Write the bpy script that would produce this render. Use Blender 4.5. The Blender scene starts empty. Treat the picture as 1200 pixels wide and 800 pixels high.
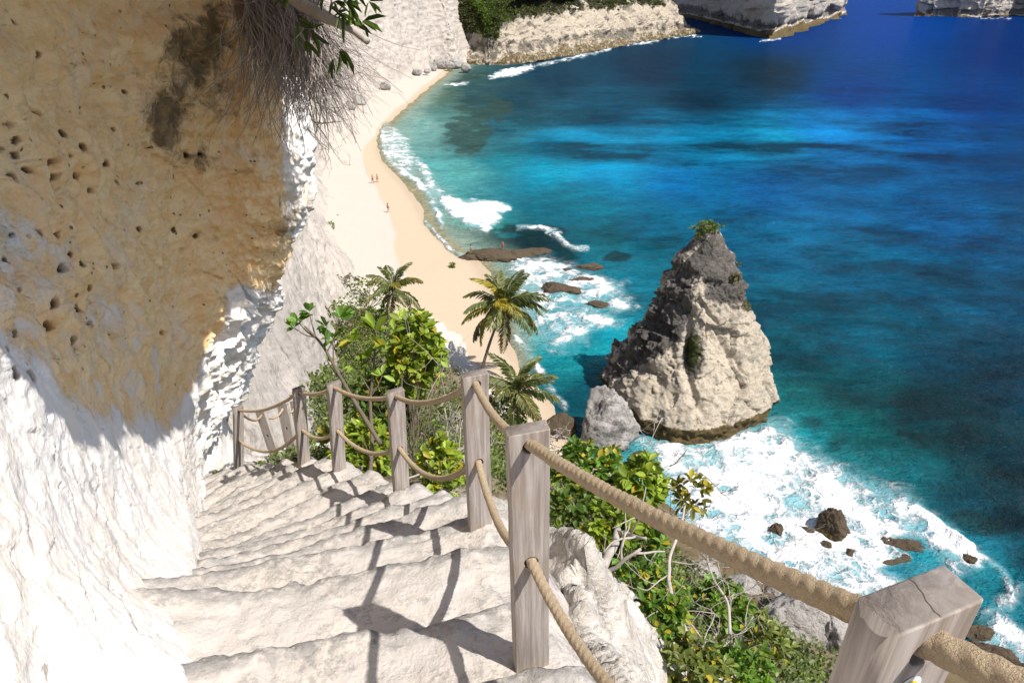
import bpy, math, random
import numpy as np
from mathutils import Vector, Matrix
random.seed(7)
RNG = np.random.default_rng(11)
SC = bpy.context.scene
COL = SC.collection

# ------------------------------------------------------------------ camera model
CAMZ = 40.0
PITCH = math.radians(29.0)
FPX = 800.0
CP, SP = math.cos(PITCH), math.sin(PITCH)
SUN = np.array([0.47, -0.28, 0.84]); SUN = SUN / np.linalg.norm(SUN)

def ray(px, py):
    a = (px - 600) / FPX; b = (400 - py) / FPX
    return np.array([a, CP + b * SP, b * CP - SP])
def W(px, py, k):                      # survey point seen at (px, py), k metres along the view axis
    return ray(px, py) * k + np.array([0, 0, CAMZ])
def Z(px, py, z):                      # survey point at height z
    r = ray(px, py)
    return r * ((z - CAMZ) / r[2]) + np.array([0, 0, CAMZ])
def proj(P):
    P = np.asarray(P, float)
    x = P[..., 0]; y = P[..., 1]; z = P[..., 2] - CAMZ
    k = y * CP - z * SP
    b = y * SP + z * CP
    k = np.where(np.abs(k) < 1e-3, 1e-3, k)
    return 600 + FPX * x / k, 400 - FPX * b / k, k

# ------------------------------------------------------------------ noise
_perm = np.random.default_rng(3).permutation(256).astype(np.int64)
_perm = np.concatenate([_perm, _perm, _perm])
_grad = np.random.default_rng(4).normal(size=(256, 3)); _grad /= np.linalg.norm(_grad, axis=1)[:, None]
def perlin(P):
    P = np.asarray(P, float).reshape(-1, 3)
    i = np.floor(P).astype(np.int64); f = P - i; i &= 255
    u = f * f * f * (f * (f * 6 - 15) + 10)
    def g(dx, dy, dz):
        h = _perm[_perm[_perm[(i[:, 0] + dx) & 255] + ((i[:, 1] + dy) & 255)] + ((i[:, 2] + dz) & 255)]
        return np.einsum('ij,ij->i', _grad[h], f - np.array([dx, dy, dz]))
    def L(a, b, t): return a + (b - a) * t
    x00 = L(g(0,0,0), g(1,0,0), u[:,0]); x10 = L(g(0,1,0), g(1,1,0), u[:,0])
    x01 = L(g(0,0,1), g(1,0,1), u[:,0]); x11 = L(g(0,1,1), g(1,1,1), u[:,0])
    return L(L(x00, x10, u[:,1]), L(x01, x11, u[:,1]), u[:,2]) * 1.6
def fbm(P, s=1.0, o=4, seed=0, gain=0.5, ridged=False):
    P = np.asarray(P, float); sh = P.shape[:-1]; P = P.reshape(-1, 3) * s + seed * 17.31
    r = np.zeros(len(P)); a = 1.0; t = 0
    for k in range(o):
        n = perlin(P)
        if ridged: n = 1 - 2 * np.abs(n)
        r += a * n; t += a; a *= gain; P = P * 2.03 + 5.7
    return (r / t).reshape(sh)
def facets(P, cell, seed, tilt=0.5):
    # broken rock faces: each cell of a jittered lattice is a plane with its own offset and tilt
    P = np.asarray(P, float); sh = P.shape[:-1]; P = P.reshape(-1, 3) / cell; i = np.floor(P).astype(np.int64)
    best = np.full(len(P), 9e9); val = np.zeros(len(P))
    for dx in (-1, 0, 1):
        for dy in (-1, 0, 1):
            for dz in (-1, 0, 1):
                c = i + np.array([dx, dy, dz]); h = _perm[_perm[_perm[(c[:, 0] + seed) & 255] + (c[:, 1] & 255)] + (c[:, 2] & 255)]
                s = c + 0.5 + 0.45 * _grad[h]; d = ((P - s) ** 2).sum(1); m = d < best; best = np.where(m, d, best)
                h2 = _perm[h + 7]
                val = np.where(m, _grad[h2, 0] * 0.6 + tilt * np.einsum('ij,ij->i', P - s, _grad[h2]) * 1.6, val)
    return val.reshape(sh)
def sstep(a, b, x):
    t = np.clip((x - a) / (b - a), 0, 1); return t * t * (3 - 2 * t)
def lin(c):                            # sRGB 0-255 to linear
    c = np.asarray(c, float) / 255
    return np.where(c <= 0.04045, c / 12.92, ((c + 0.055) / 1.055) ** 2.4)

# ------------------------------------------------------------------ objects
def tag(o, label=None, cat=None, group=None, kind=None):
    if label: o['label'] = label
    if cat: o['category'] = cat
    if group: o['group'] = group
    if kind: o['kind'] = kind
    return o
def empty(name, loc, rz=0.0):
    o = bpy.data.objects.new(name, None); COL.objects.link(o)
    o.location = loc; o.rotation_euler = (0, 0, rz); o.empty_display_size = 0.2
    return o
def mesh_np(name, V, quads=None, tris=None, smooth=True):
    V = np.asarray(V, np.float32).reshape(-1, 3)
    me = bpy.data.meshes.new(name)
    idx = []; tot = []
    if quads is not None and len(quads):
        q = np.asarray(quads, np.int32).reshape(-1, 4); idx.append(q.ravel()); tot.append(np.full(len(q), 4, np.int32))
    if tris is not None and len(tris):
        t = np.asarray(tris, np.int32).reshape(-1, 3); idx.append(t.ravel()); tot.append(np.full(len(t), 3, np.int32))
    idx = np.concatenate(idx); tot = np.concatenate(tot)
    st = np.concatenate([[0], np.cumsum(tot)[:-1]]).astype(np.int32)
    me.vertices.add(len(V)); me.vertices.foreach_set('co', V.ravel())
    me.loops.add(len(idx)); me.loops.foreach_set('vertex_index', idx)
    me.polygons.add(len(tot)); me.polygons.foreach_set('loop_start', st); me.polygons.foreach_set('loop_total', tot)
    if smooth: me.polygons.foreach_set('use_smooth', np.ones(len(tot), bool))
    me.update(calc_edges=True); me.validate()
    return me
def fattr(me, name, arr):
    a = me.attributes.new(name, 'FLOAT', 'POINT'); a.data.foreach_set('value', np.asarray(arr, np.float32).ravel())
def cattr(me, name, arr):
    arr = np.asarray(arr, np.float32).reshape(-1, 3)
    a = me.attributes.new(name, 'FLOAT_COLOR', 'POINT')
    a.data.foreach_set('color', np.concatenate([arr, np.ones((len(arr), 1), np.float32)], 1).ravel())
def link(name, me, mat=None, parent=None, loc=(0, 0, 0)):
    o = bpy.data.objects.new(name, me); COL.objects.link(o)
    if mat: me.materials.append(mat)
    if parent is not None: o.parent = parent
    o.location = loc
    return o
def gridq(nr, nc):
    r, c = np.meshgrid(np.arange(nr - 1), np.arange(nc - 1), indexing='ij')
    a = (r * nc + c).ravel()
    return np.stack([a, a + 1, a + nc + 1, a + nc], 1)
def gnormals(G):                        # normals of a grid of points
    du = np.gradient(G, axis=1); dv = np.gradient(G, axis=0)
    n = np.cross(du, dv); return n / (np.linalg.norm(n, axis=-1, keepdims=True) + 1e-9)
def crom(P, counts):                    # Catmull-Rom along axis 0
    P = np.asarray(P, float); n = len(P)
    E = np.concatenate([(2 * P[0] - P[1])[None], P, (2 * P[-1] - P[-2])[None]])
    out = []
    for i in range(n - 1):
        m = counts if isinstance(counts, int) else counts[i]
        t = np.linspace(0, 1, m, endpoint=False).reshape((-1,) + (1,) * (P.ndim - 1))
        a, b, c, d = E[i], E[i + 1], E[i + 2], E[i + 3]
        out.append(0.5 * (2 * b + (c - a) * t + (2 * a - 5 * b + 4 * c - d) * t ** 2 + (3 * b - a - 3 * c + d) * t ** 3))
    out.append(P[-1][None]); return np.concatenate(out)
def tube(pts, rad, sides=6, lobes=0, twist=0.0, lobe=0.12):
    pts = np.asarray(pts, float); n = len(pts); rad = np.broadcast_to(np.asarray(rad, float), (n,))
    T = np.gradient(pts, axis=0); T /= np.linalg.norm(T, axis=1, keepdims=True) + 1e-12
    up = np.array([0, 0, 1.0]) if abs(T[0, 2]) < 0.9 else np.array([1.0, 0, 0])
    N = np.zeros_like(T); v = np.cross(T[0], up); v /= np.linalg.norm(v); N[0] = v
    for i in range(1, n):
        v = N[i - 1] - T[i] * (N[i - 1] @ T[i]); N[i] = v / (np.linalg.norm(v) + 1e-12)
    B = np.cross(T, N)
    th = np.linspace(0, 2 * math.pi, sides, endpoint=False)
    R = rad[:, None] * np.ones((1, sides))
    if lobes:
        L = np.concatenate([[0], np.cumsum(np.linalg.norm(np.diff(pts, axis=0), axis=1))])
        ph = lobes * th[None] - twist * L[:, None]
        R = R * (1 - lobe + lobe * 2 * np.abs(np.cos(ph / 2)))
    V = pts[:, None] + R[..., None] * (np.cos(th)[None, :, None] * N[:, None] + np.sin(th)[None, :, None] * B[:, None])
    q = []
    r, c = np.meshgrid(np.arange(n - 1), np.arange(sides), indexing='ij')
    a = r * sides + c; b = r * sides + (c + 1) % sides
    q = np.stack([a, b, b + sides, a + sides], -1).reshape(-1, 4)
    V = V.reshape(-1, 3)
    # caps
    V = np.concatenate([V, pts[:1], pts[-1:]]); m = n * sides
    k = np.arange(sides)
    t1 = np.stack([np.full(sides, m), (k + 1) % sides, k], 1)
    t2 = np.stack([np.full(sides, m + 1), (n - 1) * sides + k, (n - 1) * sides + (k + 1) % sides], 1)
    return V, q, np.concatenate([t1, t2])
class MB:
    def __init__(s): s.V = []; s.Q = []; s.T = []; s.A = []; s.n = 0
    def add(s, V, Q=None, T=None, a=None):
        V = np.asarray(V, float).reshape(-1, 3)
        s.V.append(V)
        if Q is not None and len(Q): s.Q.append(np.asarray(Q) + s.n)
        if T is not None and len(T): s.T.append(np.asarray(T) + s.n)
        if a is not None: s.A.append(np.broadcast_to(np.asarray(a, float), (len(V), 3)) if np.ndim(a) <= 1 else a)
        s.n += len(V)
    def mesh(s, name, smooth=True):
        me = mesh_np(name, np.concatenate(s.V), np.concatenate(s.Q) if s.Q else None, np.concatenate(s.T) if s.T else None, smooth)
        if s.A: cattr(me, 'tint', np.concatenate(s.A))
        return me

# ------------------------------------------------------------------ materials
class NT:
    def __init__(s, name):
        m = bpy.data.materials.new(name); m.use_nodes = True; s.m = m; s.t = m.node_tree; s.t.nodes.clear()
        s.out = s.n('ShaderNodeOutputMaterial')
    def n(s, typ, **kw):
        nd = s.t.nodes.new(typ)
        for k, v in kw.items():
            if k == 'inp':
                for i, x in v.items():
                    if hasattr(x, 'is_output') or isinstance(x, bpy.types.NodeSocket): s.t.links.new(x, nd.inputs[i])
                    else: nd.inputs[i].default_value = x
            else: setattr(nd, k, v)
        return nd
    def noise(s, vec, scale, detail=4, rough=0.55, dist=0.0):
        return s.n('ShaderNodeTexNoise', inp={'Vector': vec, 'Scale': scale, 'Detail': detail, 'Roughness': rough, 'Distortion': dist}).outputs['Fac']
    def ramp(s, fac, a, b):
        return s.n('ShaderNodeMapRange', interpolation_type='SMOOTHSTEP', inp={'Value': fac, 'From Min': a, 'From Max': b}).outputs['Result']
    def mix(s, f, a, b, mode='MIX'):
        nd = s.n('ShaderNodeMix', data_type='RGBA', blend_type=mode)
        for i, x in ((0, f), (6, a), (7, b)):
            if isinstance(x, bpy.types.NodeSocket): s.t.links.new(x, nd.inputs[i])
            else: nd.inputs[i].default_value = x if i == 0 else (tuple(x) + (1,) if len(x) == 3 else x)
        return nd.outputs[2]
    def math(s, op, a, b=0.0, c=0.0, clamp=False):
        nd = s.n('ShaderNodeMath', operation=op, use_clamp=clamp)
        for i, x in enumerate((a, b, c)):
            if isinstance(x, bpy.types.NodeSocket): s.t.links.new(x, nd.inputs[i])
            else: nd.inputs[i].default_value = x
        return nd.outputs[0]
    def attr(s, name, out='Fac'): return s.n('ShaderNodeAttribute', attribute_name=name).outputs[out]
    def obj(s): return s.n('ShaderNodeTexCoord').outputs['Object']
    def pos(s): return s.n('ShaderNodeNewGeometry').outputs['Position']
    def bump(s, h, strength, dist, normal=None):
        d = {'Height': h, 'Strength': strength, 'Distance': dist}
        if normal is not None: d['Normal'] = normal
        return s.n('ShaderNodeBump', inp=d).outputs['Normal']
    def scale(s, vec, v):
        return s.n('ShaderNodeMapping', inp={'Vector': vec, 'Scale': v}).outputs['Vector']
    def bsdf(s, **kw):
        b = s.n('ShaderNodeBsdfPrincipled', inp={k.replace('_', ' '): v for k, v in kw.items()})
        s.t.links.new(b.outputs[0], s.out.inputs['Surface']); return b

def mat_plain(name, col, rough=0.8, var=0.25, scale=8.0, bumpd=0.0):
    t = NT(name); p = t.obj(); n = t.noise(p, scale, 5)
    c = t.mix(n, [x * (1 - var) for x in col], [min(1, x * (1 + var)) for x in col])
    kw = {}
    if bumpd: kw['Normal'] = t.bump(t.noise(p, scale * 3, 5), 0.6, bumpd)
    t.bsdf(Base_Color=c, Roughness=rough, **kw); return t.m
def mat_leaf(name, rough=0.45, trans=0.35):
    t = NT(name); c = t.attr('tint', 'Color')
    d = t.n('ShaderNodeBsdfPrincipled', inp={'Base Color': c, 'Roughness': rough, 'Specular IOR Level': 0.35})
    tr = t.n('ShaderNodeBsdfTranslucent', inp={'Color': t.mix(1.0, c, (1.15, 1.25, 0.5), 'MULTIPLY')})
    mx = t.n('ShaderNodeMixShader', inp={0: trans, 1: d.outputs[0], 2: tr.outputs[0]})
    t.t.links.new(mx.outputs[0], t.out.inputs['Surface']); return t.m
M_LEAF = mat_leaf('leaf_green')
M_FROND = mat_leaf('palm_frond_green', 0.4, 0.3)
M_TWIG = mat_plain('grey_dry_wood', (0.36, 0.32, 0.28), 0.9, 0.35, 14)
M_STEM = mat_plain('brown_bark', (0.14, 0.11, 0.08), 0.9, 0.4, 12)
M_TRUNK = mat_plain('palm_trunk_bark', (0.17, 0.145, 0.12), 0.9, 0.4, 5, 0.03)
M_ROOT = mat_plain('dry_root_fibre', (0.37, 0.32, 0.295), 0.95, 0.35, 9)

def mat_rock_near():
    t = NT('limestone_near'); p = t.pos()
    n1 = t.noise(p, 1.3, 6, 0.6); n2 = t.noise(p, 7, 6, 0.6); n3 = t.noise(p, 34, 4, 0.6)
    white = t.mix(t.ramp(n1, 0.35, 0.7), (0.76, 0.73, 0.70), (0.76, 0.69, 0.61))
    white = t.mix(t.math('MULTIPLY', t.ramp(n2, 0.60, 0.80), 0.30), white, (0.56, 0.52, 0.47))
    white = t.mix(t.math('MULTIPLY', t.ramp(t.noise(p, 8.5, 4, 0.55, 0.6), 0.685, 0.72), 0.75), white, (0.30, 0.26, 0.22))
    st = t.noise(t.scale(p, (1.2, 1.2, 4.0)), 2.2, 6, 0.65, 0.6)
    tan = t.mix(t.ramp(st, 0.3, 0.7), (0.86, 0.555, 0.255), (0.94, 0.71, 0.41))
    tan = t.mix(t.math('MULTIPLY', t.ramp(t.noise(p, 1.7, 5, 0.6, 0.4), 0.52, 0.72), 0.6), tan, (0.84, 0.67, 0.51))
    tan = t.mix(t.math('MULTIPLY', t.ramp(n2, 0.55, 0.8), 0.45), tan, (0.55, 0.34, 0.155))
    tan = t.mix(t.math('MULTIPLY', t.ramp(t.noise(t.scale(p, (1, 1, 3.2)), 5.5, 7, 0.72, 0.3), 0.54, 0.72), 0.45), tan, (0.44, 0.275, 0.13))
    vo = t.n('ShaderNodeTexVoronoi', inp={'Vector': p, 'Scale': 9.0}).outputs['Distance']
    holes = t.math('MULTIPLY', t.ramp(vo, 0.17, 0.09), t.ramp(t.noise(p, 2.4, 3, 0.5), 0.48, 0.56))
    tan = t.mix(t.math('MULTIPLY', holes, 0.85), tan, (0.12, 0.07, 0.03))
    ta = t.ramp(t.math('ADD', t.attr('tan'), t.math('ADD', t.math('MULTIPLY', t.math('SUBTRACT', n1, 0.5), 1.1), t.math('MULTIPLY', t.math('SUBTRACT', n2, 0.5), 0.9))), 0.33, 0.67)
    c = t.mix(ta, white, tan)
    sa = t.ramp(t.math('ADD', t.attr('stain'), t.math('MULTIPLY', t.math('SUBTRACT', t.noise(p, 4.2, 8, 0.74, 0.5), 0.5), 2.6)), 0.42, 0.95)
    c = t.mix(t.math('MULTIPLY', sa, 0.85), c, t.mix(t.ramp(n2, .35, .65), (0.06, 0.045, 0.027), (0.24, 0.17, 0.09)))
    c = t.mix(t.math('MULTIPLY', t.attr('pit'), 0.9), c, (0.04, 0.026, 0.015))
    h = t.math('ADD', t.math('MULTIPLY', n2, 1.0), t.math('MULTIPLY', n3, 0.35))
    h = t.math('MULTIPLY', h, t.math('ADD', 0.8, t.math('MULTIPLY', ta, 0.9)))
    h = t.math('SUBTRACT', h, t.math('MULTIPLY', holes, t.math('MULTIPLY', ta, 0.8)))
    t.bsdf(Base_Color=c, Roughness=0.92, Specular_IOR_Level=0.15, Normal=t.bump(h, 0.6, 0.04)); return t.m
M_CLIFF = mat_rock_near()

def mat_step():
    t = NT('worn_limestone_step'); p = t.pos()
    n1 = t.noise(p, 2.0, 6, 0.6); n2 = t.noise(p, 11, 7, 0.65); n3 = t.noise(p, 60, 4, 0.6)
    c = t.mix(t.ramp(n1, 0.3, 0.7), (0.465, 0.43, 0.40), (0.50, 0.45, 0.40))
    g = t.math('MULTIPLY', t.ramp(t.math('ADD', n2, t.math('MULTIPLY', t.math('SUBTRACT', n1, 0.5), 0.7)), 0.47, 0.60), t.ramp(t.noise(p, 38, 5, 0.7), 0.42, 0.58))
    c = t.mix(t.math('MULTIPLY', g, 0.75), c, (0.27, 0.255, 0.24))
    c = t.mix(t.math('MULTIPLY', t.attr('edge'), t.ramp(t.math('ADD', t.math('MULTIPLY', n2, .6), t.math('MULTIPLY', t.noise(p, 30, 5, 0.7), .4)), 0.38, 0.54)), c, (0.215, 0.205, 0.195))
    h = t.math('ADD', n2, t.math('MULTIPLY', n3, 0.4))
    t.bsdf(Base_Color=c, Roughness=0.95, Specular_IOR_Level=0.1, Normal=t.bump(h, 0.8, 0.02)); return t.m
M_STEP = mat_step()

def mat_far_rock(name, white=(0.70, 0.63, 0.54), dark=(0.12, 0.105, 0.09), k=1.0, speck=0.55, streak=(1, 1, 0.5), bs=0.9):
    t = NT(name); p = t.pos()
    ps = t.scale(p, streak)
    n1 = t.noise(ps, 0.06 * k, 7, 0.65); n2 = t.noise(ps, 0.35 * k, 7, 0.68); n3 = t.noise(p, 1.3 * k, 6, 0.7)
    c = t.mix(t.ramp(n1, 0.3, 0.7), white, [x * 0.86 for x in white])
    c = t.mix(t.math('MULTIPLY', t.ramp(n2, 0.50, 0.72), 0.55), c, [x * 0.62 for x in white])
    c = t.mix(t.math('MULTIPLY', t.ramp(n3, 0.54, 0.68), speck), c, dark)
    c = t.mix(t.math('MULTIPLY', t.ramp(t.noise(p, 5.5 * k, 5, 0.7), 0.55, 0.66), speck), c, dark)
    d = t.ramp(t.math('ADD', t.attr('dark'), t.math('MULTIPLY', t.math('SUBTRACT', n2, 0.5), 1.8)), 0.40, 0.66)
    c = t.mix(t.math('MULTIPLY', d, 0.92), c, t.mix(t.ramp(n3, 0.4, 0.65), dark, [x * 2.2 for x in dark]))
    m = t.ramp(t.math('ADD', t.attr('moss'), t.math('MULTIPLY', t.math('SUBTRACT', n3, 0.5), 1.2)), 0.4, 0.65)
    c = t.mix(m, c, t.mix(n2, (0.06, 0.045, 0.025), (0.17, 0.125, 0.055)))
    g = t.ramp(t.math('ADD', t.attr('green'), t.math('MULTIPLY', t.math('SUBTRACT', n3, 0.5), 1.2)), 0.4, 0.65)
    c = t.mix(g, c, (0.055, 0.065, 0.022))
    h = t.math('ADD', n2, t.math('MULTIPLY', n3, 0.5))
    t.bsdf(Base_Color=c, Roughness=0.95, Specular_IOR_Level=0.1, Normal=t.bump(h, bs, 0.8 / k)); return t.m
M_COVE = mat_far_rock('cove_limestone', (0.465, 0.415, 0.365), (0.14, 0.13, 0.12), 1.0, 0.6, (1, 1, .6), 0.35)
M_HEAD = mat_far_rock('headland_limestone', (0.47, 0.405, 0.32), (0.09, 0.08, 0.065), 0.6, 0.6)
M_ISLE = mat_far_rock('island_limestone', (0.50, 0.445, 0.38), (0.10, 0.09, 0.08), 0.5, 0.35, (1, 1, 0.25))
M_STACK = mat_far_rock('sea_stack_limestone', (0.49, 0.425, 0.335), (0.055, 0.051, 0.047), 1.6, 0.5, (1, 1, 1.6))
M_BOULDER = mat_far_rock('boulder_limestone', (0.38, 0.355, 0.33), (0.07, 0.065, 0.06), 2.2, 0.75, (1, 1, 1))
M_WETROCK = mat_far_rock('wet_reef_rock', (0.10, 0.075, 0.05), (0.03, 0.024, 0.018), 2.5, 0.6, (1, 1, 1))

def mat_sand():
    t = NT('beach_sand'); p = t.pos()
    n1 = t.noise(p, 0.12, 6, 0.6); n2 = t.noise(p, 0.9, 6, 0.65)
    dry = t.mix(n1, (0.43, 0.383, 0.328), (0.455, 0.414, 0.36))
    wet = t.mix(n2, (0.42, 0.335, 0.237), (0.437, 0.356, 0.258))
    c = t.mix(t.ramp(t.math('ADD', t.attr('wet'), t.math('MULTIPLY', t.math('SUBTRACT', n1, 0.5), 0.5)), 0.3, 0.7), dry, wet)
    c = t.mix(t.ramp(t.attr('soak'), 0.3, 0.9), c, (0.40, 0.31, 0.22))
    c = t.mix(t.math('MULTIPLY', t.ramp(t.noise(p, 2.2, 5, 0.7), 0.64, 0.72), 0.25), c, (0.42, 0.36, 0.29))
    r = t.math('SUBTRACT', 0.95, t.math('MULTIPLY', t.attr('soak'), 0.5))
    t.bsdf(Base_Color=c, Roughness=r, Specular_IOR_Level=0.2, Normal=t.bump(t.noise(p, 1.6, 5, 0.6), 0.5, 0.12)); return t.m
M_SAND = mat_sand()

def mat_hill():
    t = NT('hillside_soil_and_rock'); p = t.pos()
    n1 = t.noise(p, 0.7, 7, 0.65); n2 = t.noise(p, 4.5, 7, 0.68); n3 = t.noise(p, 28, 5, 0.65)
    rock = t.mix(t.ramp(n2, 0.35, 0.7), (0.58, 0.54, 0.49), (0.38, 0.345, 0.305))
    rock = t.mix(t.math('MULTIPLY', t.ramp(n3, 0.52, 0.66), 0.55), rock, (0.30, 0.26, 0.22))
    soil = t.mix(n2, (0.10, 0.085, 0.05), (0.25, 0.20, 0.13))
    c = t.mix(t.ramp(t.math('ADD', t.attr('soil'), t.math('MULTIPLY', t.math('SUBTRACT', n1, 0.5), 1.2)), 0.4, 0.65), rock, soil)
    c = t.mix(t.ramp(t.math('ADD', t.attr('rim'), t.math('MULTIPLY', t.math('SUBTRACT', n2, 0.5), 1.0)), 0.35, 0.65), c, t.mix(n3, (0.05, 0.04, 0.025), (0.20, 0.15, 0.085)))
    h = t.math('ADD', n2, t.math('MULTIPLY', n3, 0.4))
    t.bsdf(Base_Color=c, Roughness=0.95, Specular_IOR_Level=0.1, Normal=t.bump(h, 0.9, 0.06)); return t.m
M_HILL = mat_hill()

def mat_sea():
    t = NT('sea_water'); p = t.pos()
    c = t.attr('col', 'Color')
    dens = t.attr('foam')
    pd = t.n('ShaderNodeVectorMath', operation='MULTIPLY_ADD', inp={0: t.n('ShaderNodeTexNoise', inp={'Vector': p, 'Scale': 0.35, 'Detail': 4.0}).outputs['Color'], 1: (1.7, 1.7, 0), 2: p}).outputs[0]
    v1 = t.n('ShaderNodeTexVoronoi', feature='DISTANCE_TO_EDGE', inp={'Vector': pd, 'Scale': 0.42}).outputs['Distance']
    v2 = t.n('ShaderNodeTexVoronoi', feature='DISTANCE_TO_EDGE', inp={'Vector': pd, 'Scale': 1.15}).outputs['Distance']
    web = t.math('MINIMUM', t.math('MULTIPLY', v1, 1.5), t.math('MULTIPLY', v2, 2.1))
    nz = t.noise(t.scale(p, (1, 1.25, 1)), 0.30, 8, 0.66, 0.25)
    thr = t.math('ADD', t.math('MULTIPLY', web, 0.75), t.math('MULTIPLY', t.ramp(nz, 0.27, 0.73), 0.95))
    foam = t.math('ADD', t.math('MULTIPLY', t.ramp(t.math('SUBTRACT', dens, thr), -0.12, 0.42), 0.85), t.math('MULTIPLY', t.ramp(t.math('SUBTRACT', dens, thr), -0.5, 0.3), 0.15))
    fine = t.noise(p, 2.6, 5, 0.7)
    foam = t.math('MULTIPLY', foam, t.ramp(dens, 0.06, 0.3))
    foam = t.math('MULTIPLY', foam, t.math('ADD', 0.62, t.math('MULTIPLY', fine, 0.85)), clamp=True)
    # colour variation of the sea bed; ripple light and dark painted in below
    c = t.mix(t.ramp(t.noise(t.scale(p, (1, 1.6, 1)), 0.16, 7, 0.68), 0.3, 0.75), t.mix(1.0, c, (0.78, 0.84, 0.86), 'MULTIPLY'), t.mix(1.0, c, (1.3, 1.17, 1.13), 'MULTIPLY'))
    rp = t.math('ADD', t.math('MULTIPLY', t.noise(t.scale(p, (.7, 1.7, 1)), 0.75, 6, 0.7), 0.6), t.math('MULTIPLY', t.noise(t.scale(p, (.8, 1.8, 1)), 2.6, 4, 0.65), 0.4))
    c = t.mix(t.ramp(rp, 0.36, 0.64), t.mix(1.0, c, (0.72, 0.76, 0.80), 'MULTIPLY'), t.mix(1.0, c, (1.25, 1.22, 1.18), 'MULTIPLY'))
    milk = t.math('MULTIPLY', t.math('MULTIPLY', t.ramp(dens, 0.2, 0.95), t.ramp(nz, 0.35, 0.7)), 0.6)
    c = t.mix(milk, c, (0.30, 0.52, 0.56))
    c = t.mix(foam, c, (0.84, 0.86, 0.87))
    w = t.math('ADD', t.noise(t.scale(p, (1, 1.9, 1)), 0.33, 5, 0.65), t.math('MULTIPLY', t.noise(t.scale(p, (1, 1.7, 1)), 1.4, 4, 0.6), 0.32))
    w = t.math('ADD', w, t.math('MULTIPLY', t.noise(t.scale(p, (1, 1.5, 1)), 3.6, 3, 0.6), 0.13))
    w = t.math('ADD', w, t.math('MULTIPLY', t.noise(t.scale(p, (.6, 1.5, 1)), 0.09, 3, 0.5), 1.6))
    w = t.math('ADD', w, t.math('MULTIPLY', foam, t.math('ADD', 0.12, t.math('MULTIPLY', t.noise(p, 1.1, 5, 0.6), 0.35))))
    r = t.math('ADD', 0.10, t.math('MULTIPLY', foam, 0.75))
    nm = t.bump(w, 1.0, 1.0)
    df = t.n('ShaderNodeBsdfDiffuse', inp={'Color': c, 'Normal': nm}); gl = t.n('ShaderNodeBsdfGlossy', inp={'Roughness': r, 'Normal': nm})
    fr = t.n('ShaderNodeFresnel', inp={'IOR': 1.33, 'Normal': nm}).outputs[0]           # the light off the water is largely polarised away
    mx = t.n('ShaderNodeMixShader', inp={0: t.math('MULTIPLY', t.math('MINIMUM', fr, 0.5), 0.32), 1: df.outputs[0], 2: gl.outputs[0]})
    t.t.links.new(mx.outputs[0], t.out.inputs['Surface']); return t.m
M_SEA = mat_sea()

def mat_wood():
    t = NT('weathered_post_timber'); p = t.obj()
    g = t.noise(t.scale(p, (55, 55, 2.6)), 1.0, 6, 0.65, 0.4); n = t.noise(p, 5, 4)
    c = t.mix(t.ramp(g, 0.28, 0.74), (0.20, 0.165, 0.14), (0.44, 0.395, 0.365))
    c = t.mix(t.math('MULTIPLY', t.ramp(n, 0.45, 0.7), 0.45), c, (0.33, 0.255, 0.19))
    crk = t.ramp(t.noise(t.scale(p, (38, 38, 1.4)), 1.0, 3, 0.5, 0.5), 0.69, 0.74)
    c = t.mix(t.math('MULTIPLY', crk, 0.8), c, (0.07, 0.055, 0.045))
    zt = t.n('ShaderNodeSeparateXYZ', inp={0: t.n('ShaderNodeNewGeometry').outputs['Normal']}).outputs[2]
    c = t.mix(t.math('MULTIPLY', t.ramp(zt, 0.5, 0.9), 0.7), c, (0.115, 0.10, 0.09))
    h = t.math('ADD', g, t.math('MULTIPLY', crk, -0.6))
    t.bsdf(Base_Color=c, Roughness=0.85, Specular_IOR_Level=0.25, Normal=t.bump(h, 0.7, 0.004)); return t.m
M_WOOD = mat_wood()
def mat_rope():
    t = NT('twisted_coir_rope'); p = t.obj()
    n = t.noise(p, 60, 5, 0.7); n2 = t.noise(p, 7, 3)
    c = t.mix(n, (0.27, 0.185, 0.10), (0.64, 0.50, 0.33)); c = t.mix(t.math('MULTIPLY', n2, 0.4), c, (0.60, 0.51, 0.39))
    t.bsdf(Base_Color=c, Roughness=0.95, Specular_IOR_Level=0.1, Normal=t.bump(t.math('ADD', t.noise(p, 150, 4, 0.7), t.noise(p, 420, 3, 0.7)), 1.0, 0.006)); return t.m
M_ROPE = mat_rope()
# ------------------------------------------------------------------ fence survey
POST_PX = [((622, 775), (618, 501)), ((563, 628), (556, 437)), ((471, 586), (463, 457)),
           ((398, 556), (391, 448)), ((357, 550), (350, 454)), ((280, 556), (279, 476))]
POST_H = 0.95
def solve_post(b, t):
    rb, rt = ray(*b), ray(*t)
    kb = rb / np.hypot(rb[0], rb[1]); kt = rt / np.hypot(rt[0], rt[1])
    d = POST_H / (kt[2] - kb[2]); o = np.array([0, 0, CAMZ])
    return kb * d + o, kt * d + o
POSTS = [solve_post(b, t) for b, t in POST_PX]
_q = [ray(*c) for c in ((1007, 705), (1107.5, 660.5), (1152, 702), (1048, 739))]
_q = [r / -r[2] for r in _q]
_h = 0.112 / np.linalg.norm(((_q[1] - _q[0]) + (_q[2] - _q[3])) / 2)
T0 = sum(_q) / 4 * _h + np.array([0, 0, CAMZ])
POSTS.insert(0, (T0 - np.array([0, 0, POST_H]), T0))
PB = np.array([p[0] for p in POSTS])
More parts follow.
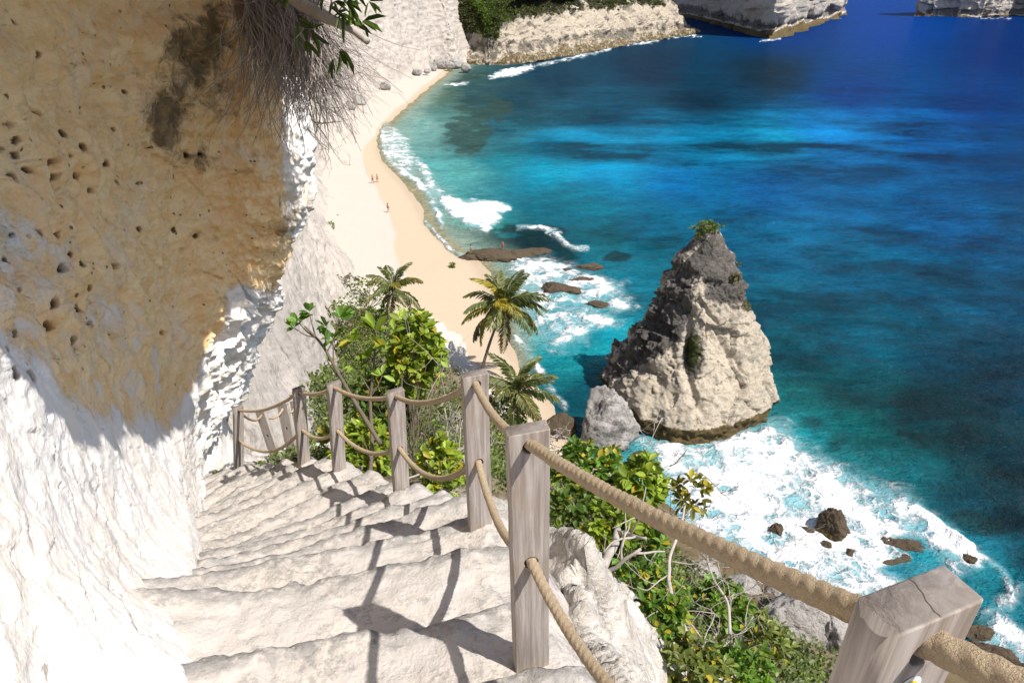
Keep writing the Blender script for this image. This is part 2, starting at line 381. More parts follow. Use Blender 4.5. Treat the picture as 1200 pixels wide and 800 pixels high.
FENCE = np.concatenate([[[1.55, -2.1, PB[0, 2] + 1.25], [0.98, -0.75, PB[0, 2] + 0.62]], PB,
                        [[-3.45, 8.15, 33.25], [-3.55, 9.0, 32.6], [-3.6, 10.2, 31.8], [-3.5, 12.2, 30.3], [-3.2, 14.0, 29.0]]])
FC = crom(FENCE, 24)
_L = np.concatenate([[0], np.cumsum(np.linalg.norm(np.diff(FC[:, :2], axis=0), axis=1))])
def path_at(s):
    p = np.array([np.interp(s, _L, FC[:, i]) for i in range(3)])
    a = np.array([np.interp(s - 0.25, _L, FC[:, i]) for i in range(2)]); b = np.array([np.interp(s + 0.25, _L, FC[:, i]) for i in range(2)])
    t = b - a; t /= np.linalg.norm(t)
    return p, t
S_P1 = _L[24 * 3]; S_P6 = _L[24 * 8]

# ------------------------------------------------------------------ carved steps
def build_steps():
    root = empty('stone_staircase', tuple(PB[1])); tag(root, 'worn white limestone steps descending between the cliff and the rope fence', 'staircase')
    s = 0.3; run = 0.43; i = 0
    while s < _L[-1] - 0.6:
        p, t = path_at(s + run * 0.5)
        rn = np.array([t[1], -t[0]])                       # to the right of the walker
        wid = 1.55 if s < S_P1 + 1 else 1.35
        NC, A = 84, [(-0.14, 0.03), (-0.05, 0.025), (0.03, 0.02), (0.09, 0.013), (0.15, 0.005), (0.20, -0.002), (0.25, -0.01), (0.29, -0.016), (0.33, -0.020), (0.36, -0.024), (0.385, -0.028),
                     (0.41, -0.034), (0.43, -0.046), (0.444, -0.066), (0.452, -0.10), (0.459, -0.145), (0.47, -0.19), (0.477, -0.235), (0.485, -0.29), (0.495, -0.36), (0.51, -0.45)]
        A = crom(np.array(A), 2)
        # s-range p sits mid-tread
        lat = np.concatenate([np.linspace(0.30, 0.16, 8, endpoint=False), np.linspace(0.16, -wid, NC - 8)])
        a = (A[:, 0] - run * 0.5)[:, None]; z = A[:, 1][:, None] * np.ones((1, NC))
        q2 = np.stack([lat * 1.0, np.full(NC, i * 3.1), np.zeros(NC)], -1)
        wob = 0.085 * fbm(q2, 1.3, 4, 2) + 0.02 * fbm(q2, 6, 3, 5)
        G = np.zeros((len(A), NC, 3))
        G[..., 0] = p[0] + t[0] * (a + wob) + rn[0] * lat; G[..., 1] = p[1] + t[1] * (a + wob) + rn[1] * lat
        side = -2.6 * np.clip(lat - 0.10, 0, 1) ** 1.3            # rounded outer shoulder
        cup = 0.07 * np.clip((-lat - wid + 0.55) / 0.5, 0, 1) ** 2 - 0.02 * np.cos((lat + wid * 0.5) * 3)
        G[..., 2] = p[2] + z + side[None] + cup[None] + 0.035 * fbm(np.stack([G[..., 0], G[..., 1], G[..., 2] * 0], -1), 2.2, 4, 9)
        n = gnormals(G); n *= np.sign(n[3:4, NC // 2:NC // 2 + 1, 2:3])
        G += n * (0.011 * facets(G, 0.17, 3, .5) + 0.006 * facets(G, 0.06, 5, .5) + 0.018 * fbm(G, 5, 5, 1) + 0.012 * fbm(G, 14, 4, 6, ridged=True))[..., None]
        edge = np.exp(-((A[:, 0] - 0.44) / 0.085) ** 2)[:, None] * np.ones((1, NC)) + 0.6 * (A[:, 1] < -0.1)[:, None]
        nr = len(A)
        if i % 1 == 0:
            Gl = G - np.array(tuple(PB[1]))
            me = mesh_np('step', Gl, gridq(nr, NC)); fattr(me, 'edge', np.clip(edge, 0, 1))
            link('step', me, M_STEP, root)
        s += run; i += 1
build_steps()

# ------------------------------------------------------------------ post and rope fence
def post_mesh(h, w, d, holes):
    cu = bpy.data.curves.new('post', 'CURVE'); cu.dimensions = '2D'; cu.fill_mode = 'BOTH'; cu.extrude = d / 2 - 0.003; cu.bevel_depth = 0.003; cu.bevel_resolution = 1; cu.offset = -0.003
    def poly(pts):
        sp = cu.splines.new('POLY'); sp.points.add(len(pts) - 1)
        for q, (x, y) in zip(sp.points, pts): q.co = (x, y, 0, 1)
        sp.use_cyclic_u = True
    n = 14
    e = [(-w / 2, -0.45 + (h + 0.45) * k / n) for k in range(n + 1)][::-1] + [(w / 2, -0.45 + (h + 0.45) * k / n) for k in range(n + 1)]
    poly(e)
    for z, r in holes: poly([(r * math.cos(a), z + r * math.sin(a)) for a in np.linspace(0, 2 * math.pi, 20, endpoint=False)])
    ob = bpy.data.objects.new('post_outline', cu); COL.objects.link(ob)
    dg = bpy.context.evaluated_depsgraph_get(); me = bpy.data.meshes.new_from_object(ob.evaluated_get(dg))
    bpy.data.objects.remove(ob); bpy.data.curves.remove(cu)
    me.materials.clear(); me.transform(Matrix.Rotation(math.radians(90), 4, 'X'))
    me.name = 'post'
    V = np.array([v.co for v in me.vertices]); dv = 0.0025 * fbm(V + random.random() * 9, 9, 3, 1)
    for v, q in zip(me.vertices, dv): v.co.x += q
    return me
def rope_mesh(pts, r=0.0155):
    L = np.linalg.norm(np.diff(pts, axis=0), axis=1).sum()
    n = max(24, int(L / 0.006)); 
    P = crom(pts, max(2, n // (len(pts) - 1)))
    P = P + 0.0015 * np.stack([fbm(P, 8, 2, 3), fbm(P, 8, 2, 4), fbm(P, 8, 2, 5)], -1)
    V, q, t = tube(P, r * (1 + 0.06 * fbm(P, 20, 2, 8)), 18, 3, 2 * math.pi / 0.026, 0.085)
    return V, q, t
def sag_curve(a, b, sag, n=9):
    u = np.linspace(0, 1, n)[:, None]; P = a + (b - a) * u
    P[:, 2] -= (4 * sag * u * (1 - u))[:, 0]; return P
def build_fence():
    root = empty('rope_fence', tuple(PB[1])); o0 = PB[1]
    tag(root, 'post and rope fence of weathered grey planks with two beige ropes beside the steps', 'fence')
    holesU, holesL = [], []
    tilt_mats = []
    allp = [(FENCE[1], FENCE[1] + np.array([0, 0, POST_H]))] + POSTS
    for i, (b, t) in enumerate(allp):
        prv = allp[max(0, i - 1)][0]; nxt = allp[min(len(allp) - 1, i + 1)][0]
        tg = nxt[:2] - prv[:2]; tg /= np.linalg.norm(tg)
        if i == 1: w2 = ((_q[1] - _q[0]) + (_q[2] - _q[3]))[:2]; tg = np.array([-w2[1], w2[0]]) / np.linalg.norm(w2)
        zax = Vector(t - b).normalized(); y = Vector((tg[0], tg[1], 0)); x = y.cross(zax).normalized(); y = zax.cross(x)
        M = Matrix((x, y, zax)).transposed().to_4x4(); M.translation = Vector(b - o0)
        h = (t - b); h = float(np.linalg.norm(h))
        zu, zl = h - 0.048, h - 0.47
        o = link('post', post_mesh(h, 0.112, 0.047, [(zu, 0.0205), (zl, 0.0205)]), M_WOOD, root); o.matrix_local = M
        holesU.append(np.array(M @ Vector((0, 0, zu))) + o0); holesL.append(np.array(M @ Vector((0, 0, zl))) + o0)
        if i == 1: build_sticker(o, h)
    for nm, H, sg in (('rope', holesU, 0.055), ('rope', holesL, 0.13)):
        for i in range(len(H) - 1):
            k = sg * np.linalg.norm(H[i + 1] - H[i]) / 1.2
            if i == 1: k *= 0.45 if H is holesU else 1.1
            if i == 0: k *= 0.2
            a, b = H[i], H[i + 1]
            V, q, t = rope_mesh(sag_curve(a, b, k)); me = mesh_np('rope', V - o0, q, t)
            link('rope', me, M_ROPE, root)
    # the older fence lower down, its planks leaning
    low = [(W(328, 549, 10.3), W(305, 481, 10.05)), (W(346, 546, 11.0), W(331, 473, 10.85)), (W(358, 540, 11.8), W(345, 470, 11.7))]
    r2 = empty('rope_fence', tuple(low[0][0])); tag(r2, 'short run of leaning grey planks and slack rope on the lower steps', 'fence')
    top = []
    for i, (b, t) in enumerate(low):
        zax = Vector(t - b).normalized(); y = Vector((0.35, 1, 0)); x = y.cross(zax).normalized(); y = zax.cross(x)
        M = Matrix((x, y, zax)).transposed().to_4x4(); M.translation = Vector(b - low[0][0]); h = float(np.linalg.norm(t - b))
        o = link('post', post_mesh(h, 0.17 + 0.03 * (i == 1), 0.05, [(h - 0.07, 0.02), (h - 0.4, 0.022)]), M_WOOD, r2); o.matrix_local = M
        top.append(np.array(M @ Vector((0, 0, h - 0.07))) + low[0][0])
    hs = [holesU[-1]] + top
    for i in range(len(hs) - 1):
        V, q, t = rope_mesh(sag_curve(hs[i], hs[i + 1], 0.12)); link('rope', mesh_np('rope', V - low[0][0], q, t), M_ROPE, r2)
    return
def disc(r, n=28, y=0.0):
    th = np.linspace(0, 2 * math.pi, n, endpoint=False)
    V = np.concatenate([[[0, y, 0]], np.stack([r * np.cos(th), np.full(n, y), r * np.sin(th)], -1)])
    k = np.arange(n); return V, np.stack([np.zeros(n, int), 1 + (k + 1) % n, 1 + k], 1)[:, [0, 2, 1]]
def build_sticker(post, h):
    # seated on the face that looks up the steps (local -y)
    y0 = -0.0238; cx, cz = -0.008, h - 0.100
    V, t = disc(0.0185); V = V + np.array([cx, y0 - 0.0006, cz]); st = link('sticker', mesh_np('sticker', V, None, t, False), mat_plain('sticker_white', (0.72, 0.74, 0.76), 0.4, 0.05), post)
    st['label'] = 'round white sticker with a yellow disc and black mark'
    V, t = disc(0.0125); V = V + np.array([cx, y0 - 0.0012, cz]); link('yellow_disc', mesh_np('yellow_disc', V, None, t, False), mat_plain('sticker_yellow', (0.85, 0.72, 0.02), 0.4, 0.05), st)
    mk = np.array([(-0.006, 0.001), (-0.001, 0.008), (0.005, 0.0075), (0.006, 0.002), (0.003, 0.0035), (0.001, -0.004), (-0.003, -0.005)])
    V = np.stack([mk[:, 0] + cx, np.full(len(mk), y0 - 0.0018), mk[:, 1] + cz], -1)
    me = bpy.data.meshes.new('black_mark'); me.from_pydata(V.tolist(), [], [list(range(len(mk)))]); me.update()
    link('black_mark', me, mat_plain('sticker_black', (0.02, 0.02, 0.02), 0.4, 0.05), st)
    # seasoning crack across the top
    u = np.linspace(-0.5, 0.5, 15); cxs = 0.004 + 0.012 * u + 0.0015 * np.sin(u * 7) + 0.0007 * np.sin(u * 23); w = 0.00035
    V = np.concatenate([np.stack([cxs - w, u * 0.046, np.full(15, h + 0.0006)], -1), np.stack([cxs + w, u * 0.046, np.full(15, h + 0.0006)], -1)])
    q = [[k, k + 1, 16 + k, 15 + k] for k in range(14)]
    link('crack', mesh_np('crack', V, np.array(q)), mat_plain('crack_shadow_wood', (0.03, 0.025, 0.02), 0.9), post)
build_fence()

# ------------------------------------------------------------------ near cliff with its overhang
def toS(p, z=41.25): return p + SUN * ((z - p[2]) / SUN[2])
def build_near_cliff():
    C0 = np.array([0, 0, CAMZ])
    def w(x, y, z): return np.array([x, y, CAMZ + z])
    cols = []
    def addcol(B, L, M, A1, A2, A3, A4, R1, E, F=None, F2=None):
        U = B + np.array([0.12, -0.05, -0.9])
        F = E + np.array([-0.25, 0.1, 2.2]) if F is None else F
        F2 = E + np.array([-1.6, 0.6, 6.5]) if F2 is None else F2
        cols.append([U, B, L, M, A1, A2, A3, A4, R1, E, F, F2])
    addcol(w(-.75,-3.2,-.3), w(-1.0,-3.2,.3), w(-1.2,-3.2,.9), w(-1.5,-3.2,1.2), w(-1.7,-3.2,1.4), w(-1.75,-3.2,1.6), w(-1.7,-3.2,1.8), w(-1.5,-3.2,1.9), w(-1.3,-3.2,2.1))
    addcol(w(-.85,-1.2,-1.2), w(-1.05,-1.2,-.6), w(-1.35,-1.2,.1), w(-1.65,-1.2,.5), w(-1.85,-1.2,.75), w(-1.9,-1.2,1.0), w(-1.75,-1.2,1.15), w(-1.5,-1.2,1.25), w(-1.05,-1.2,1.4))
    addcol(w(-.92,.3,-1.85), w(-1.12,.5,-1.2), w(-1.5,.75,-.5), w(-1.8,1.0,-.1), w(-2.0,1.3,.2), w(-2.1,1.5,.5), w(-1.9,1.5,.8), w(-1.4,1.1,1.05), w(-.8,.5,1.3))
    M = W(0, 412, 2.6)
    addcol(w(-1.03,1.1,-2.15), W(0, 640, 1.85), M, W(0, 320, 3.2), W(0, 220, 3.7), W(0, 110, 4.0), W(0, 0, 4.05), w(-1.65, 2.7, .85), toS(M))
    M = W(110, 490, 3.7)
    addcol(W(246, 800, 2.5), W(125, 650, 2.75), M, W(110, 400, 4.5), W(110, 300, 5.1), W(110, 190, 5.5), W(110, 60, 5.5), W(110, -110, 4.8), toS(M))
    M = W(190, 496, 6.2)
    addcol(W(240, 690, 3.75), W(208, 590, 5.1), M, W(195, 420, 6.8), W(195, 320, 7.0), W(195, 200, 6.9), W(195, 70, 6.6), W(195, -90, 5.9), toS(M))
    M = W(236, 420, 7.9)
    addcol(W(232, 590, 7.1), W(226, 520, 7.7), M, W(252, 370, 8.0), W(262, 300, 7.8), W(262, 190, 7.4), W(255, 70, 7.1), W(250, -80, 6.6), w(-.60, 4.9, 1.25))
    addcol(W(229, 556, 8.5), W(248, 500, 8.8), W(268, 425, 8.9), W(284, 345, 8.7), W(315, 302, 8.4), W(340, 225, 8.1), W(312, 70, 7.7), W(290, -70, 7.4), w(-.66, 5.9, 1.3))
    last = cols[-1]
    cols.append([p + np.array([-0.35 if j < 8 else -.75, 1.5, -0.1 if j < 8 else 0]) for j, p in enumerate(last)])
    cols.append([p + np.array([-2.6, 4.2, -1.2 if j < 8 else 0]) for j, p in enumerate(last)])
    cols.append([p + np.array([-8, 9, -3 if j < 8 else 0]) for j, p in enumerate(last)])
    G = np.array(cols).transpose(1, 0, 2)                           # rows, cols
    G = crom(G, [6, 70, 85, 75, 80, 80, 80, 60, 30, 10, 6])
    G = crom(G.transpose(1, 0, 2), [10, 20, 50, 110, 100, 85, 80, 40, 18, 8]).transpose(1, 0, 2)
    nr, nc = G.shape[:2]
    n = gnormals(G)
    ctr = np.array([-0.3, 2.5, 38.8]); sg = np.sign(np.sum(n * (ctr - G), -1)); n *= np.sign(np.median(sg))
    px, py, k = proj(G)
    front = sstep(0.6, 1.6, k)
    low = sstep(360, 500, py) * sstep(8.5, 6.5, k)                       # the hand-worn wall beside the steps is smoother
    d = 0.20 * (1 - .6 * low) * fbm(G, 0.75, 4, 1) + (1 - .78 * low) * (0.10 * fbm(G, 2.3, 4, 2, ridged=True) + 0.032 * fbm(G, 6.5, 4, 3) + 0.012 * fbm(G, 20, 3, 4)) + 0.045 * facets(G, 0.42, 3, .4) * (1 - .8 * low) + .016 * facets(G, .13, 5, .5) * (1 - .35 * low) + .005 * low * facets(G * np.array([1, 1, .5]), .30, 9, .5)
    # bedding ledges run along the alcove and its lip
    d += 0.035 * np.sin(G[..., 2] * 9 + G[..., 0] * 2.5 + 4 * fbm(G, 0.8, 3, 7)) * sstep(330, 150, py)
    lip = np.exp(-((px - 318) / 42) ** 2) * sstep(420, 330, py) * (k > 6)
    d += lip * 0.16 * fbm(G, 3.0, 4, 12, ridged=True)
    lip2 = sstep(200, 250, px) * sstep(300, 350, py) * sstep(520, 450, py) * (k > 6)
    d += lip2 * 0.28 * fbm(G, 1.9, 4, 15, ridged=True)
    G = G + n * (d * np.where(k > 0.6, 1, 0.6))[..., None]
    rim = np.exp(-((np.arange(nr) - 566) / 13.0) ** 2)[:, None]; G[..., 0] += rim * 0.30 * fbm(G, 1.5, 5, 16, 0.6); G[..., 1] += rim * 0.12 * fbm(G, 2.0, 4, 17)
    px, py, k = proj(G); vis = k > 0.8
    # swallow holes
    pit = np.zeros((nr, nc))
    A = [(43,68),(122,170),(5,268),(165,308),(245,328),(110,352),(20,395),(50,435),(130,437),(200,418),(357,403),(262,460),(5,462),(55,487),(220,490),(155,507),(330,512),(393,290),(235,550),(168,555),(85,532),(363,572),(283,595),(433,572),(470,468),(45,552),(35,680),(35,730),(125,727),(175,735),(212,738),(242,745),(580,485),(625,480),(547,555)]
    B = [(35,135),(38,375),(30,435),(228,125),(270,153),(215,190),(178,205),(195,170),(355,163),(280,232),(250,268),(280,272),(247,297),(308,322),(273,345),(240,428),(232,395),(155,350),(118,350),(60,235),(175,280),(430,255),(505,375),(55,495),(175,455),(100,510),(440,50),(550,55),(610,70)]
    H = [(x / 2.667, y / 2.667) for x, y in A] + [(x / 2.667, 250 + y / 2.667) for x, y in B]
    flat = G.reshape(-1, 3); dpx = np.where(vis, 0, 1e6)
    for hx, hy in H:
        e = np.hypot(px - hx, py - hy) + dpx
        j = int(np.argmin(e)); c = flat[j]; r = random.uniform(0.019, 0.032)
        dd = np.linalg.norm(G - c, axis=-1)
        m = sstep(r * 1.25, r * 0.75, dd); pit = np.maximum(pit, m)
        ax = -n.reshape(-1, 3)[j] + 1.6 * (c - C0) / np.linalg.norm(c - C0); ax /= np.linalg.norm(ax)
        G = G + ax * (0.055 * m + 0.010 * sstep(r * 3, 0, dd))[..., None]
    me = mesh_np('cliff', G, gridq(nr, nc))
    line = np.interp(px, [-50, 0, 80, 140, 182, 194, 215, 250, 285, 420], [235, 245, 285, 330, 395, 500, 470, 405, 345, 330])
    tan = sstep(35, -35, py - line); tan = np.maximum(tan, .62 * sstep(40, -25, py - np.interp(px, [0, 60, 100, 190], [405, 445, 485, 500])) * (px < 200))  # second term paints a beige shade tint down to the cast shadow edge
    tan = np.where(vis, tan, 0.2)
    tan *= 1 - 0.95 * np.clip(.75 * sstep(318, 338, px) * sstep(300, 270, py) + .8 * np.exp(-((px - 276) / 18) ** 2 - ((py - 350) / 22) ** 2) + .8 * np.exp(-((px - 264) / 24) ** 2 - ((py - 430) / 36) ** 2), 0, 1)  # sunlit bits of the lip painted pale
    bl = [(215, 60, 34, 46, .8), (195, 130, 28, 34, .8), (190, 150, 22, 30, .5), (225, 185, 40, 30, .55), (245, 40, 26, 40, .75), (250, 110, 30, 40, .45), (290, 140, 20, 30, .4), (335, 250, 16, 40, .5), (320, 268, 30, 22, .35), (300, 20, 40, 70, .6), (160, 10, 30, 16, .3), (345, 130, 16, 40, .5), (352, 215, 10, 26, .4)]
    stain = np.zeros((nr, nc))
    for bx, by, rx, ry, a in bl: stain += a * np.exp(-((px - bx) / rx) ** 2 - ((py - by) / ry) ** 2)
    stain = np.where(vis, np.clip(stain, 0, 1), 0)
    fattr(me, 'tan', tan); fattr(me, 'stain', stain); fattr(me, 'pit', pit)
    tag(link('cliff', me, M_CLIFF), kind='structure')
build_near_cliff()
# ------------------------------------------------------------------ shoreline survey
SHORE_PX = [(575, 73), (560, 73), (541, 77), (522, 89), (498, 109), (474, 130), (455, 150), (447, 168), (453, 190), (474, 210), (490, 230), (500, 250), (512, 268), (527, 285), (545, 299), (562, 305),
            (578, 322), (586, 345), (590, 375), (600, 400), (620, 428), (640, 455), (655, 478), (680, 520), (735, 560), (775, 605), (815, 655), (870, 690), (925, 718), (985, 752), (1030, 778), (1090, 778), (1150, 785), (1230, 806), (1500, 900)]
SHORE = np.array([Z(x, y, 0)[:2] for x, y in SHORE_PX])
SHORE = crom(SHORE, 5)
LAND = np.concatenate([SHORE, [[70, -60], [-400, -60], [-400, 500], [-10, 500]]])
def in_poly(x, y, P):
    c = np.zeros(x.shape, bool); n = len(P); j = n - 1
    for i in range(n):
        xi, yi = P[i]; xj, yj = P[j]
        if yi != yj:
            c ^= ((yi > y) != (yj > y)) & (x < (xj - xi) * (y - yi) / (yj - yi) + xi)
        j = i
    return c
def seg_dist(x, y, P):
    d = np.full(x.shape, 1e9)
    for i in range(len(P) - 1):
        a, b = P[i], P[i + 1]; v = b - a; L = v @ v + 1e-12
        t = np.clip(((x - a[0]) * v[0] + (y - a[1]) * v[1]) / L, 0, 1)
        d = np.minimum(d, np.hypot(x - a[0] - t * v[0], y - a[1] - t * v[1]))
    return d
def shore_sd(x, y):                                # + on land
    return np.where(in_poly(x, y, LAND), 1, -1) * seg_dist(x, y, SHORE)

# ------------------------------------------------------------------ sea
def build_sea():
    xs = np.concatenate([np.linspace(-2600, -60, 60, endpoint=False), np.arange(-60, 1262, 1.6), np.linspace(1262, 5000, 70)])
    ys = np.concatenate([-43.2 + np.geomspace(0.35, 26, 34, endpoint=False), np.arange(-17, 806, 1.5), np.linspace(806, 1100, 40)])
    PX, PY = np.meshgrid(xs, ys)
    a = (PX - 600) / FPX; b = (400 - PY) / FPX
    rz = b * CP - SP; kk = CAMZ / -rz
    X = a * kk; Y = (CP + b * SP) * kk
    P = np.stack([X, Y, np.zeros_like(X)], -1)
    # water colour over sand, reef and deep water, dark cliff reflections painted in (survey points: place, colour seen)
    S = [(1000,-20,(0,70,165)),(700,-20,(0,70,160)),(1040,30,(0,66,160)),(930,30,(0,60,138)),(1180,60,(0,48,120)),(900,90,(22,50,72)),(760,80,(12,52,82)),(650,95,(14,62,90)),(600,120,(22,66,88)),(560,118,(40,80,92)),
         (1000,110,(0,60,135)),(1150,120,(0,58,130)),(820,120,(12,52,78)),(720,140,(6,78,112)),(820,170,(0,110,155)),(900,165,(0,120,165)),(970,150,(0,112,182)),(1000,180,(0,100,168)),(1100,170,(0,84,155)),(1190,190,(0,70,130)),
         (700,180,(0,122,168)),(640,170,(0,110,150)),(590,150,(30,95,118)),(550,160,(72,120,128)),(535,200,(105,182,188)),(530,140,(98,140,140)),(500,150,(150,190,190)),(520,110,(105,125,112)),(580,190,(30,140,165)),(630,205,(0,148,188)),
         (720,210,(0,132,185)),(800,215,(0,112,180)),(900,220,(0,92,158)),(1000,230,(0,94,155)),(1100,240,(0,80,138)),(1190,260,(0,78,128)),(1130,262,(0,88,150)),(760,260,(0,100,140)),(690,245,(0,120,152)),(640,245,(0,112,140)),(620,285,(8,78,98)),(560,285,(40,130,140)),(540,270,(100,195,190)),
         (700,285,(0,92,112)),(760,300,(0,92,118)),(900,290,(0,92,135)),(1000,310,(0,88,128)),(1100,330,(0,76,112)),(1190,360,(0,66,100)),(740,330,(0,105,135)),(650,315,(22,92,112)),(690,360,(40,165,185)),(640,390,(25,165,180)),(620,360,(20,130,150)),(670,420,(15,160,178)),(720,390,(5,140,165)),(650,440,(10,120,140)),(690,460,(0,75,95)),
         (760,360,(0,110,140)),(900,360,(0,96,128)),(930,420,(0,90,112)),(1000,400,(0,78,105)),(1100,420,(0,60,85)),(1190,450,(0,55,80)),(915,470,(10,135,145)),(940,500,(20,150,165)),(985,497,(15,130,140)),(1025,535,(12,110,120)),(965,540,(0,100,110)),(1000,460,(0,76,90)),(1060,480,(0,58,72)),(1120,520,(0,46,58)),(1190,540,(0,44,58)),(1050,560,(5,95,110)),
         (1110,590,(4,60,78)),(1170,610,(6,42,55)),(1190,660,(0,48,68)),(1140,640,(10,105,135)),(1160,670,(15,125,150)),(1100,640,(25,140,165)),(1000,600,(90,180,200)),(900,580,(110,190,210)),(850,540,(120,195,210)),(800,600,(90,165,190)),(950,660,(80,160,190)),(1060,690,(60,140,165)),(1180,730,(20,125,150)),(1150,770,(40,110,130)),(1250,700,(0,60,80)),(1300,500,(0,50,75)),(1300,200,(0,60,120)),(1500,100,(0,55,120)),(400,200,(150,180,170))]
    sp = np.array([(x, y) for x, y, c in S], float); sc = np.array([lin(c) for x, y, c in S])
    jx = PX + 26 * fbm(P * np.array([1, 1.3, 1]), 0.045, 4, 21); jy = PY + 9 * fbm(P, 0.05, 4, 22)
    iy = np.unique(np.append(np.arange(0, PX.shape[0], 4), PX.shape[0] - 1)); ix = np.unique(np.append(np.arange(0, PX.shape[1], 4), PX.shape[1] - 1))
    jxs, jys = jx[np.ix_(iy, ix)], jy[np.ix_(iy, ix)]
    num = np.zeros(jxs.shape + (3,)); den = np.zeros(jxs.shape)
    for (x, y), c in zip(sp, sc):
        w = 1 / (((jxs - x) ** 2 + (1.7 * (jys - y)) ** 2) + 260) ** 1.75
        num += w[..., None] * c; den += w
    cs = num / den[..., None]
    def up(a, n, i, ax):
        f = np.interp(np.arange(n), i, np.arange(len(i))); lo = np.minimum(f.astype(int), len(i) - 2); t = (f - lo).reshape((-1,) + (1,) * (a.ndim - 1 - ax))
        return np.take(a, lo, ax) * (1 - t) + np.take(a, lo + 1, ax) * t
    col = up(up(cs, PX.shape[0], iy, 0), PX.shape[1], ix, 1)
    # drifting patches of weed and pale sand on the sea bed
    pat = fbm(P * np.array([0.42, 1.0, 1]), 0.05, 6, 31, 0.66)
    zone = np.exp(-((PY - 172) / 52) ** 2) * sstep(560, 700, PX) * sstep(1290, 1050, PX)
    col *= (1 + zone * np.clip(pat * 3.4, -0.7, 1.3))[..., None]
    pat2 = fbm(P * np.array([0.6, 1.0, 1]), 0.08, 6, 32, 0.68)
    z2 = sstep(210, 270, PY) * sstep(640, 720, PX) + 0.6 * np.exp(-((PX - 560) / 70) ** 2 - ((PY - 160) / 60) ** 2)
    col *= (1 + np.clip(z2, 0, 1) * np.clip(pat2 * 2.0, -0.5, 0.6))[..., None]
    # reef patches
    def blob(x, y, rx, ry, rot=0.0):
        c, s = math.cos(rot), math.sin(rot); dx, dy = PX - x, PY - y
        return np.exp(-((dx * c + dy * s) / rx) ** 2 - ((-dx * s + dy * c) / ry) ** 2)
    nz = fbm(P, 0.16, 5, 41)
    reef = sum(a * blob(*b) for a, b in [(.9, (545, 155, 26, 30)), (.7, (580, 128, 24, 16)), (.8, (515, 100, 22, 8, -.2)), (1.0, (555, 277, 40, 7, .25)), (1.0, (585, 283, 46, 8, .1)), (.9, (640, 283, 40, 16, .15)), (.7, (730, 300, 30, 8)), (.9, (618, 300, 52, 10, .1)), (.9, (668, 320, 40, 9, .15)), (.6, (600, 268, 40, 7, .3)), (.9, (1150, 610, 34, 14, .2)), (.8, (950, 497, 22, 12)), (.7, (985, 520, 26, 12)), (.8, (1065, 640, 34, 14, .1)), (.7, (1060, 505, 50, 20)), (1.0, (545, 90, 26, 5, -.1)), (.8, (1150, 765, 40, 16, .3)), (.9, (1140, 735, 26, 12))])
    rm = sstep(0.28, 0.62, reef * (1 + .9 * nz) + 0.9 * nz * sstep(.05, .4, reef))
    reefc = np.where((PY < 200)[..., None], lin((62, 84, 80)), lin((24, 44, 48)))
    col = col * (1 - 0.8 * rm[..., None]) + reefc * 0.8 * rm[..., None]
    sd = shore_sd(np.clip(X, -800, 800), np.clip(Y, -100, 900))
    beach = sstep(640, 600, PX + 0.4 * (PY - 420)) * sstep(480, 440, PY)
    off = -sd
    nn = fbm(P, 0.11, 4, 51)
    wash = beach * sstep(9, 0.5, off + 3 * nn)
    col = col * (1 - wash[..., None]) + (lin((196, 205, 196)) * 0.75 * wash[..., None])
    wet = beach * sstep(2.5, 0.0, off + nn)
    col = col * (1 - wet[..., None]) + (lin((205, 180, 150)) * 0.8 * wet[..., None])
    # foam
    foam = np.zeros_like(PX)
    def line(pts, w, a, taper=False):
        p = crom(np.array(pts, float), 6); m = 3 * w + 8; r0, r1 = np.searchsorted(ys, [p[:, 1].min() - m, p[:, 1].max() + m]); c0, c1 = np.searchsorted(xs, [p[:, 0].min() - m, p[:, 0].max() + m]); q = (slice(r0, r1), slice(c0, c1))
        d = seg_dist(jx2[q], jy2[q], p); foam[q] = np.maximum(foam[q], a * np.exp(-(d / w) ** 2))
    jx2 = PX + 5 * fbm(P, 0.25, 4, 61); jy2 = PY + 4 * fbm(P, 0.25, 4, 62)
    def area(pts, soft, a):
        p = np.array(pts, float); m = 2.2 * soft + 8; r0, r1 = np.searchsorted(ys, [p[:, 1].min() - m, p[:, 1].max() + m]); c0, c1 = np.searchsorted(xs, [p[:, 0].min() - m, p[:, 0].max() + m]); w = (slice(r0, r1), slice(c0, c1))
        d = seg_dist(jx2[w], jy2[w], np.concatenate([p, p[:1]])); ins = in_poly(jx2[w], jy2[w], p)
        foam[w] = np.maximum(foam[w], a * sstep(-soft, soft, np.where(ins, d, -d)))
    area([(508, 222), (522, 229), (545, 236), (575, 236), (600, 244), (580, 250), (588, 258), (572, 272), (552, 268), (533, 254), (517, 240)], 6, 1.25)
    line([(450, 152), (449, 170), (458, 190), (482, 208), (502, 228), (513, 250), (517, 264)], 4, 0.9)
    line([(489, 190), (500, 206), (508, 224), (513, 238)], 7, 0.72)
    area([(447, 140), (476, 160), (490, 195), (478, 205), (455, 185), (445, 165)], 6, 0.66)
    line([(500, 262), (525, 290), (545, 303)], 3, 0.7)
    line([(607, 265), (640, 268), (655, 272)], 4, 0.66); line([(640, 270), (655, 279), (668, 289), (687, 292)], 4, 1.0)
    line([(545, 301), (560, 297), (580, 300), (600, 306)], 2.5, 0.8)
    area([(596, 300), (640, 298), (690, 318), (735, 330), (738, 358), (700, 372), (690, 405), (650, 415), (615, 392), (602, 330)], 14, 0.64)
    for q in [(708, 342, 26, 14), (725, 358, 22, 12), (690, 330, 28, 8), (652, 386, 18, 9), (635, 312, 34, 6), (660, 350, 20, 8), (632, 374, 8, 6), (700, 375, 30, 10), (618, 325, 12, 12)]: foam = np.maximum(foam, 1.0 * blob(*q))
